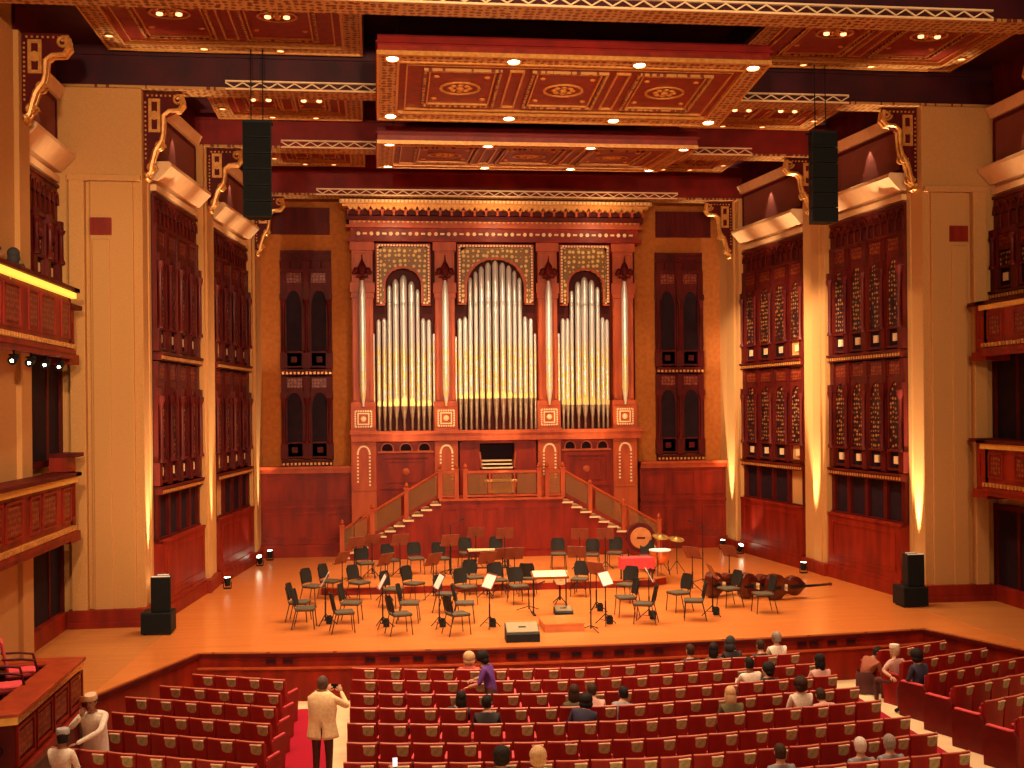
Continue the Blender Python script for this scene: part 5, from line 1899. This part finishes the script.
for k in range(4):
    a, b = Vector(loop[k]), Vector(loop[(k + 1) % 4])
    P_ += [a.lerp(b, i / n) for i in range(n)]
N = len(P_)
vs = [(v.x, v.y, .615) for v in P_] + [(v.x * (1.0 + .03 * (i % 2)), v.y * (1.0 + .06 * (i % 2)), .30 + .02 * ((i * 7) % 3)) for i, v in enumerate(P_)]
mb.add(vs, [(i, (i + 1) % N, N + (i + 1) % N, N + i) for i in range(N)] + [tuple(range(N))])
mb.build('red_drape', REDCLOTH, t)
for sx in (-1, 1):
    for sy in (-1, 1):
        mb = MB(); mb.box(sx * .4 - .02, sx * .4 + .02, sy * .17 - .02, sy * .17 + .02, 0, .56); mb.build('leg', CHROME, t)
q = PZ(486, 577, RZ)
t = thing('xylophone', 'pale topped xylophone on a dark frame below the landing', 'xylophone', (q.x + .1, q.y + .3, RZ))
mb = MB()
for i in range(15):
    x = -.55 + 1.1 * i / 14
    h = .22 - .008 * i
    mb.box(x - .032, x + .032, -h, h, .72, .75)
mb.build('bars', IVORY, t)
mb = MB(); mb.box(-.6, .6, -.2, -.16, .64, .71); mb.box(-.6, .6, .14, .18, .64, .71); mb.build('rails', WOODD, t)
for sx in (-1, 1):
    for sy in (-1, 1):
        mb = MB(); mb.box(sx * .56 - .02, sx * .56 + .02, sy * .16 - .02, sy * .16 + .02, 0, .66); mb.build('leg', CHROME, t)
mb = MB(); mb.box(-.56, .56, -.015, .015, .2, .24); mb.build('stretcher', CHROME, t)


# floor spotlights washing the piers: (x, y, aim) - the lamps themselves are set with the lights
UPL = []
def uplight(loc, aim, lab):
    d = (Vector(aim) - Vector(loc)).normalized()
    t = thing('floor_spotlight', lab, 'spotlight', loc, 0, 'floor spotlights washing the piers')
    mb = MB(); mb.box(-.1, .1, -.08, .08, 0, .03); mb.tube([(-.11, 0, .03), (-.11, 0, .2), ], .012, 5); mb.tube([(.11, 0, .03), (.11, 0, .2)], .012, 5); mb.build('yoke', BLACK, t)
    q = Vector((0, 0, .2))
    mb = MB(); mb.cyl(q - d * .12, q + d * .12, .075, .095, 12); h = mb.build('lamp_housing', BLACK, t)
    mb = MB(); mb.cyl(q + d * .121, q + d * .13, .08, .08, 12); mb.build('lens', LAMP, h)
    UPL.append((Vector(loc) + q + d * .16, d))


for sg, nm in ((-1, 'left'), (1, 'right')):
    uplight((X(sg, 9.38), 28.02, 0.53 if sg < 0 else 0.53), (X(sg, 9.54), 28.06, 8.0), 'small floor spotlight lighting the %s stone tower from below' % nm)
    uplight((X(sg, 8.38), 32.95, 0.0), (X(sg, 8.80), 33.05, 8.0), 'small floor spotlight lighting the middle pier of the %s wall' % nm)
    uplight((X(sg, 7.75), 38.95, 0.0), (X(sg, 8.12), 39.1, 8.0), 'small floor spotlight lighting the rear pier of the %s wall' % nm)
    uplight((X(sg, 7.95), 37.6, 0.0), (X(sg, 8.3), 36.5, 2.5), 'small floor spotlight beside the %s rear wainscot' % nm)
# ================================================================ STALLS
VELV = mat('red_velvet', (0.40, 0.014, 0.016), (0.28, 0.008, 0.010), 60, 0.85)
VELVP = mat('rose_velvet', (0.72, 0.075, 0.085), (0.6, 0.05, 0.06), 60, 0.85)
SEATW = mat('seat_back_wood', (0.29, 0.0095, 0.006), (0.21, 0.0065, 0.0045), 3, 0.5, stretch=(1, 1, .3), spec=.25)
CAPW = mat('seat_cap_wood', (0.72, 0.24, 0.13), (0.6, 0.18, 0.10), 5, 0.35)
POUCH = mat('olive_pouch', (0.42, 0.37, 0.17), (0.24, 0.20, 0.09), 30, 0.6)
POUCHT = mat('pouch_flap', (0.85, 0.66, 0.42), (0.65, 0.45, 0.25), 20, 0.5)


def proj(p):
    d = Vector(p) - Vector((0, 0, CZ))
    x = d.dot(right_); y = d.z; z = d.dot(fwd_)
    ux, uy = F * x / z, F * y / z
    return 512 + ux * cos(RR) - uy * sin(RR), Y0 - (ux * sin(RR) + uy * cos(RR))


right_ = Vector((cos(TH), -sin(TH), 0)); fwd_ = Vector((sin(TH), cos(TH), 0))


def make_seat():
    t = thing('theatre_seat', 'seat', 'theatre seat')
    W = .235
    mb = MB()
    n = 8
    prof = [(-.30, .90), (-.24, .905), (-.185, .5), (-.17, .34), (-.26, .34), (-.265, .5)]
    vs, fs = [], []
    for i in range(n + 1):
        a = -1 + 2 * i / n
        for y, z in prof:
            vs.append((W * a, y - .025 + .025 * a * a, z))
    k = len(prof)
    for i in range(n):
        for j in range(k):
            fs.append((i * k + j, i * k + (j + 1) % k, (i + 1) * k + (j + 1) % k, (i + 1) * k + j))
    fs += [tuple(range(k - 1, -1, -1)), tuple(range(n * k, n * k + k))]
    mb.add(vs, fs)
    mb.build('backrest', SEATW, t, bevel=.008)
    mb = MB()
    mb.tube([(W * (-1 + 2 * i / n) * 1.0, -.295 + .025 * ((-1 + 2 * i / n) ** 2) - .005, .905) for i in range(n + 1)], .014, 6)
    mb.build('top_rail', CAPW, t, smooth=True)
    mb = MB()
    mb.prism([(-.15, .37), (.25, .40), (.30, .44), (.28, .47), (-.15, .45)], -.215, .215, 'x')
    mb.build('seat_cushion', VELVP, t, bevel=.02)
    mb = MB()
    mb.box(-.21, .21, -.185, -.15, .46, .85)
    mb.build('back_cushion', VELV, t, bevel=.02)
    for s in (-1, 1):
        mb = MB()
        mb.prism([(-.24, 0), (-.24, .56), (-.2, .60), (.24, .60), (.26, .52), (.2, .1), (.2, 0)], s * .242 - .014, s * .242 + .008, 'x')
        a = mb.build('armrest', SEATW, t)
        mb = MB(); mb.box(s * .24 - .026, s * .24 + .012, -.16, .22, .60, .64); mb.build('arm_pad', VELVP, a, bevel=.01)
    mb = MB(); mb.box(-.2, .2, -.2, .05, 0.0, .34); mb.build('pedestal', SEATW, t)
    mb = MB()
    mb.add([(.03, -.335, .86), (.205, -.33, .86), (.2, -.315, .75), (.175, -.305, .715), (.06, -.305, .715), (.035, -.315, .75), (.03, -.30, .86), (.205, -.30, .86), (.2, -.285, .75), (.175, -.275, .715), (.06, -.275, .715), (.035, -.285, .75)],
           [(0, 1, 2, 3, 4, 5), (11, 10, 9, 8, 7, 6)] + [(i, 6 + i, 6 + (i + 1) % 6, (i + 1) % 6) for i in range(6)])
    p = mb.build('pouch', POUCH, t)
    mb = MB(); mb.box(.025, .21, -.345, -.30, .86, .878); mb.build('pouch_flap', POUCHT, p)
    return t


sp = make_seat()
used = False
SEATS, REG = {}, {}


def seat(x, ytop, rz, label, group):
    global used
    c = Vector((-.3 * -sin(rz) * -1, 0, 0))
    # the back's top edge sits at (x, ytop); the seat's origin lies 0.3 m ahead of it
    loc = Vector((x - sin(rz) * .3, ytop + cos(rz) * .3, HALL))
    a, b = proj((x, ytop, HALL + .92)), proj((x, ytop, HALL + .45))
    REG[label] = (x, ytop, rz)
    if a[1] > 772 or a[0] < -25 or a[0] > 1045:
        return None
    if not used:
        used = True
        sp.location, sp.rotation_euler = loc, (0, 0, rz)
        sp['label'], sp['group'] = label, group
        return sp
    return dup(sp, loc, rz, label, group)


NS = 18
RN = ['first', 'second', 'third', 'fourth', 'fifth', 'sixth', 'seventh', 'eighth', 'ninth']
MID = [22.15, 21.2, 20.2, 19.25, 18.3, 17.25, 16.3, 15.35]
for r, ym in enumerate(MID):
    for i in range(NS):
        x = -.54 + .508 * (i + .5)
        if r % 2:
            x += .02
        d = x - CX
        y = ym + (.10 * d + .008 * d * d if d > 0 else .031 * d * d * (1 - .06 * r))
        sl = (.10 + .016 * d) if d > 0 else .062 * d * (1 - .06 * r)
        o = seat(x, y, atan(sl), 'red theatre seat, central block, %s row from the stage, %s from the left aisle' % (RN[r], ORD[i + 1]), 'red seats of the central block')
        SEATS[('c', r, i)] = (x, y, atan(sl))
tl = -.42
for r, yb in enumerate((22.55, 21.5, 20.55, 19.5, 18.45, 17.35, 16.2)):
    for i in range(7):
        x = -1.98 - .46 * i
        y = yb + (x + 3.0) * tl
        if x - .23 < (-4.0, -4.1, -4.6, -4.55, -4.55, -5.0, -5.0)[r]:
            continue
        o = seat(x, y, atan(tl), 'red theatre seat, left block, %s row from the stage, %s from the aisle' % (RN[r], ORD[i + 1]), 'red seats of the left block')
        SEATS[('l', r, i)] = (x, y, atan(tl))
for r, yb in enumerate((22.7, 21.65, 20.6, 19.6, 18.55, 17.5)):
    for i in range(8):
        x = 10.52 + .46 * i
        y = yb + (x - 10.3) * -tl
        if x > 10.3 + 2.1 + .5 * r and r < 4 or (r == 0 and i > 3) or (r == 1 and i > 4):
            continue
        o = seat(x, y, atan(-tl), 'red theatre seat, right block, %s row from the stage, %s from the aisle' % (RN[r], ORD[i + 1]), 'red seats of the right block')
        SEATS[('r', r, i)] = (x, y, atan(-tl))

ENDW = mat('end_panel_wood', (0.15, 0.009, 0.005), (0.10, 0.006, 0.004), 3, .45, spec=.2)
# tall wooden end panels beside the aisle of the right block
for r, yb in enumerate((20.6, 19.6, 18.55, 17.5), 1):
    mb = MB()
    mb.prism([(-.3, 0), (-.3, .6), (-.24, .66), (.3, .66), (.36, .58), (.33, 0)], -.03, .03, 'x')
    o = mb.build('seat_end_panel', ENDW, bevel=.01)
    x, y = 10.24, yb - .01
    a = atan(-tl)
    o.location = (x - sin(a) * .3, y + cos(a) * .3, HALL)
    o.rotation_euler = (0, 0, a)
    mb = MB(); mb.box(-.045, .045, -.22, .28, .66, .69); mb.build('arm_pad', VELVP, o, bevel=.01)
    tag(o, 'tall dark red end panel on the right aisle, %s row of the right block' % RN[r + 1], 'seat end panel', 'seat end panels on the right aisle')

# ---- side box at the lower left: parapet with gilded strip, armchairs behind
BXX, BY0, BY1, BZ = -5.2, 17.2, 20.86, .70
bx = thing('side_box', 'dark red side box with wide wooden rail and gilded strip at the lower left', 'box', (BXX, BY1, HALL))
R = Matrix.Translation((-BXX, -BY1, -HALL))
mb = MB(R)
mb.prism([(BXX, BY0), (BXX, BY1), (-7.2, BY1), (-7.2, BY1 - .14), (BXX - .14, BY1 - .14), (BXX - .14, BY0 + .06), (-7.2, BY0 - .3), (-7.2, BY0 - .44)], HALL, BZ - .1)
mb.build('parapet', WOODD, bx)
mb = MB(R)
mb.prism([(BXX + .1, BY0 - .05), (BXX + .1, BY1 + .1), (-7.2, BY1 + .1), (-7.2, BY1 - .42), (BXX - .42, BY1 - .42), (BXX - .42, BY0 + .28), (-7.2, BY0 - .05), (-7.2, BY0 - .52)], BZ - .06, BZ)
mb.build('handrail', mat('box_rail_wood', (0.38, 0.05, 0.012), (0.27, 0.03, 0.008), 4, .4), bx, bevel=.015)
mb = MB(R)
mb.prism([(BXX + .07, BY0 - .03), (BXX + .07, BY1 + .06), (BXX - .05, BY1 + .06), (BXX - .05, BY0 + .02), (-7.2, BY0 - .36), (-7.2, BY0 - .50)], BZ - .17, BZ - .06)
mb.build('gilded_strip', BRASS, bx)
mb = MB(R)
for i in range(4):
    a = BY0 + .06 + .95 * i
    mb.m = 0
    mb.rectring(a + .06, a + .9, -.12, BZ - .24, .05, BXX, BXX + .035, 'x')
    mb.m = 1
    mb.box(BXX, BXX + .02, a + .15, a + .8, 0.0, BZ - .34)
mb.m = 0
mb.box(BXX, BXX + .09, BY0, BY1, -.26, -.17)
mb.box(BXX, BXX + .05, BY0, BY1, -.34, -.26)
mb.box(BXX, BXX + .06, BY0, BY1, HALL, HALL + .14)
mb.m = 2
for k in range(9):
    mb.box(BXX - .35, BXX - .29, BY0 - .12 - .02, BY0 - .08, BZ - .3 - .09 * k, BZ - .25 - .09 * k)
mb.build('carved_panels', [WOOD, CARVEDX, GOLD], bx)
mb = MB(R)
mb.box(-7.2, BXX - .14, BY0 - .2, BY1 - .14, .12, .2)
mb.build('box_floor', VOID, bx)
mb = MB(R)
mb.box(-7.2, BXX - .16, BY1 - .16, BY1 - .14, .5, .56)
mb.build('inner_strip', BRASS, bx)


def box_chair(x, y, rz, lab):
    t = thing('armchair', lab, 'armchair', (x, y, .2), rz, 'armchairs in the side box')
    mb = MB(); mb.box(-.25, .25, -.25, .25, .36, .48); mb.build('seat_cushion', VELVP, t, bevel=.05)
    mb = MB(); mb.prism([(.22, .4), (.34, 1.0), (.28, 1.0), (.18, .45)], -.22, .22, 'x'); mb.build('backrest', VELVP, t, bevel=.03)
    mb = MB(); mb.tube([(-.24, .33, .98), (-.2, .35, 1.04), (.2, .35, 1.04), (.24, .33, .98)], .022, 6); mb.build('top_rail', WOODD, t)
    for s in (-1, 1):
        mb = MB(); mb.tube([(s * .28, .3, .715), (s * .29, 0, .70), (s * .29, -.2, .66), (s * .28, -.24, .5), (s * .27, -.22, .38)], .022, 6); mb.build('arm', WOODD, t)
        mb = MB(); mb.tube([(s * .24, -.22, .4), (s * .25, -.24, 0)], .022, 6); mb.build('leg', WOODD, t)
        mb = MB(); mb.tube([(s * .24, .22, .4), (s * .25, .3, 0)], .022, 6); mb.build('leg', WOODD, t)


for (px, py, rz), lab in (((21, 669, 1.9), 'red upholstered armchair in the lower left side box, nearer the stage'), ((7, 684, 1.9), 'red upholstered armchair in the lower left side box, farther from the stage')):
    p = PZ(px, py, .68)
    box_chair(p.x, p.y, rz, lab)
# ---- where the people are
def seat_person(key, px, py, dz=1.25, block=None):
    """Puts a seated person into the seat whose occupant's head top falls at this pixel."""
    o = PEOPLE[key]
    best, bd_ = None, 1e9
    for k, (x, y, rz) in SEATS.items():
        hx, hy = proj((x - sin(rz) * .3, y + cos(rz) * .3, HALL + dz))
        d = (hx - px) ** 2 + ((hy - py) * 1.4) ** 2
        if d < bd_ and k not in TAKEN:
            best, bd_ = k, d
    TAKEN.add(best)
    x, y, rz = SEATS[best]
    yy = y + cos(rz) * .28
    x = max(x - .12, min(x + .12, PY(px, py, yy).x))
    ztop = PY(px, py, yy).z
    dz_ = max(-.16, min(.10, ztop - (HALL + 1.33)))
    o.location = (x - sin(rz) * .27, yy, HALL + dz_)
    o.rotation_euler = (0, 0, rz)
    return best


TAKEN = set()
for key, px, py in (('p3', 62, 729), ('p5', 467, 654), ('p6', 455, 690), ('p7', 485, 693), ('p8', 580, 690), ('p8b', 576, 683), ('p9', 617, 687), ('p10', 588, 681),
                    ('a1', 692, 645), ('a2', 716, 645), ('a3', 731, 640), ('a4', 764, 642), ('a5', 777, 635), ('a6', 753, 660), ('a7', 770, 664), ('a8', 735, 683), ('a9', 822, 657), ('a10', 797, 677), ('a11', 816, 684),
                    ('b2', 897, 656), ('b3', 906, 650), ('d1', 497, 747), ('d2', 530, 748), ('d3', 782, 745), ('d4', 864, 756), ('d5', 893, 757)):
    seat_person(key, px, py)
PEOPLE['man'].location = (-.90, 18.6, HALL + .012)
PEOPLE['man'].rotation_euler = (0, 0, -.25)
PEOPLE['man2'].location = (-4.36, 18.45, HALL)
PEOPLE['man2'].rotation_euler = (0, 0, pi - .15)
q = PZ(864, 692, HALL)
PEOPLE['b1'].location = (q.x - .05, q.y - .1, HALL)
PEOPLE['b1'].rotation_euler = (0, 0, -1.15)
q = PZ(62, 729, HALL + 1.30)
PEOPLE['p3'].location = (q.x, q.y - .03, HALL - .03)
PEOPLE['p3'].rotation_euler = (0, 0, -.35)
PEOPLE['e1'].location = (CX - 11.0, 22.75, 6.78)
PEOPLE['e1'].rotation_euler = (0, 0, -.12)
PEOPLE['e2'].location = (CX - 11.0, 21.75, 6.7)
PEOPLE['e2'].rotation_euler = (0, 0, -.12)
q = PY(489, 690, 20.78)
PEOPLE['p4'].location = (q.x + .05, 20.78, HALL)
PEOPLE['p4'].rotation_euler = (0, 0, 1.15)
# the camera he holds
mb = MB(); mb.box(-.06, .06, -.015, .015, -.035, .035); cam_ = mb.build('camera', BLACK, bevel=.004)
mb = MB(); mb.cyl((0, .015, 0), (0, .04, 0), .024, .022, 12); mb.build('lens', CHROME, cam_)
mb = MB(); mb.box(-.045, .045, -.017, -.015, -.025, .025); mb.build('screen', BLACK, cam_)
tag(cam_, 'small black camera held up by the man in the beige jacket', 'camera')
cam_.location = PEOPLE['man'].matrix_basis @ Vector((.075, .47, 1.465))
cam_.rotation_euler = (0, 0, -.25)
# a hand holding up a lit phone at the bottom edge
p = PY(395, 762, 15.75)
S_('d6', 'person at the bottom edge whose raised hand holds a lit phone', cBK, cTR, 'short', HBR, arms='raise', skin=SKIN, sleeves=False)
mb = MB(); mb.box(-.036, .036, -.005, .005, -.07, .07); ph = mb.build('phone', BLACK, bevel=.003)
mb = MB(); mb.box(-.032, .032, -.0065, -.005, -.06, .06); mb.build('screen', emit('phone_screen', (.9, .85, .9), 1.2), ph)
ph.location = (p.x, p.y, p.z)
tag(ph, 'phone with a bright white screen held up at the bottom edge', 'phone')
PEOPLE['d6'].location = (p.x - .11, p.y - .36, p.z - 1.60)
# ================================================================ LIGHTS
WORLD = 0.55
WARM = (1.0, 0.70, 0.42)


def spot(loc, target, power, deg, color=WARM, blend=0.6, radius=0.12):
    l = bpy.data.lights.new('spot', 'SPOT')
    l.energy, l.spot_size, l.spot_blend, l.color, l.shadow_soft_size = power, radians(deg), blend, color, radius
    o = bpy.data.objects.new('spot_lamp', l)
    COL.objects.link(o)
    o.location = loc
    o.rotation_euler = (Vector(target) - Vector(loc)).to_track_quat('-Z', 'Y').to_euler()
    return o


# stage lamps of the two hanging reflectors
for yy, zz, w in ((23.6, 12.1, 4.1), (26.9, 11.75, 4.1), (29.2, 11.6, 4.1), (33.0, 11.85, 4.1)):
    for f in (-.9, -.3, .3, .9):
        spot((CX + w * f, yy, zz - .15), (CX + w * f * 1.3, yy + .3, 0), (760 if yy < 25 else 980) if yy < 28 else (1550 if yy < 31 else 1850), 95, blend=.8)
# unseen spots added behind the stalls, front fill for the stage and towers
for f, pw in ((-7, 7600), (-2.5, 5600), (2.5, 4200), (7, 2000)):
    spot((CX + f, 5, 9.5), (CX + f * .8, 34, 8.0), pw, 54, blend=.35, radius=.3)
# unseen spots added behind the middle beam to brighten the organ
for x, pw in ((-3.2, 1150), (0, 1800), (3.2, 1150)):
    spot((CX + x, 33.4, 11.7), (OX + x, 39.2, 6.4), pw, 46, color=(1.0, .74, .42), blend=.7)
for x in (-3.2, 0, 3.2):         # lamps on the landing and stairs
    spot((OX + x, 37.4, 2.6), (OX + x, 39.4, 6.6), 420, 70, color=(1.0, .80, .42), blend=.8)
for x in (-3.5, 0, 3.5):         # under the rear beam, on the cornice
    spot((OX + x, 37.6, 11.2), (OX + x, 39.0, 11.6), 70, 120, color=(1.0, .72, .38), blend=.9)
# floor spotlights
for i, (p, d) in enumerate(UPL):
    k = i % 4
    spot(p, p + d, (5600, 5400, 4400, 80)[k] * (1.0 if i < 4 else 1.7), (22, 24, 24, 50)[k], color=(1.0, .82, .54), blend=.7, radius=.04)
# little lamps on the moulded shelves
for sg in (-1, 1):
    for p0, p1, t, pw in ((*BAYS['A'], .42, 26), (*BAYS['B'], .5, 30), ((11.48, 24.62), (11.48, 27.66), .45, 22)):
        w = p0[0] + (p1[0] - p0[0]) * t
        y = p0[1] + (p1[1] - p0[1]) * t
        spot((X(sg, w - .17), y, 12.22), (X(sg, w - .06), y, 10.9), pw * 1.5 * (1.0 if sg < 0 else 1.6), 50, color=(1.0, .74, .5), blend=.3, radius=.02)
        spot((X(sg, w - .9), y - .2, 9.9), (X(sg, w), y, 10.75), pw * 1.3, 100, color=(1.0, .75, .45), blend=.9, radius=.1)
# unseen spots added above the stalls, lifting the seats and audience
for x in (-8.6, -5, 0, 6):
    spot((CX + x, 17.5, 13.2), (CX + x, 18.5, -1), 3300, 95, color=(1.0, .66, .42), blend=.8)

# extra unseen spots added to brighten the right bays, piers and left tower
spot((CX + 3.5, 30.5, 11.0), (CX + 8.7, 36.0, 6.0), 4600, 46, color=(1.0, .72, .42), blend=.8)
spot((CX + 3.5, 26.5, 11.0), (CX + 9.2, 30.5, 6.5), 900, 50, color=(1.0, .72, .42), blend=.8)
spot((CX + 2.5, 27.6, 11.3), (CX + 8.9, 33.0, 6.5), 6200, 24, color=(1.0, .80, .56), blend=.8)
spot((CX - 2.5, 27.6, 11.3), (CX - 8.9, 33.0, 6.5), 500, 26, color=(1.0, .76, .48), blend=.8)
spot((CX - 3, 12.5, 11.5), (CX - 10.4, 27.7, 6.0), 3300, 34, color=(1.0, .74, .46), blend=.8)
spot((CX + 2.5, 33.6, 11.2), (CX + 8.2, 39.1, 6.5), 2700, 24, color=(1.0, .80, .56), blend=.8)
# ================================================================ CAMERA, WORLD
cam = bpy.data.cameras.new('camera')
co = bpy.data.objects.new('camera', cam)
COL.objects.link(co)
scene.camera = co
cam.sensor_width = 36.0
cam.lens = F / 1024.0 * 36.0
cam.shift_y = (Y0 - 384.0) / 1024.0
cam.clip_end = 200
right = Vector((cos(TH), -sin(TH), 0)); up = Vector((0, 0, 1)); back = Vector((-sin(TH), -cos(TH), 0))
r2 = right * cos(RR) - up * sin(RR)
u2 = up * cos(RR) + right * sin(RR)
Mx = Matrix((r2, u2, back)).transposed().to_4x4()
Mx.translation = (0, 0, CZ)
co.matrix_world = Mx

w = bpy.data.worlds.new('world')
scene.world = w
w.use_nodes = True
bg = w.node_tree.nodes['Background']
bg.inputs['Color'].default_value = (1.0, 0.55, 0.30, 1)
bg.inputs['Strength'].default_value = WORLD
vs = scene.view_settings
scene.display_settings.display_device = 'sRGB'
vs.view_transform = 'Standard'
vs.look = 'None'
vs.gamma = 1.0
vs.exposure = 0.0
vs.use_curve_mapping = False
scene.cycles.use_denoising = True
scene.cycles.sample_clamp_indirect = 4.0
scene.cycles.max_bounces = 6
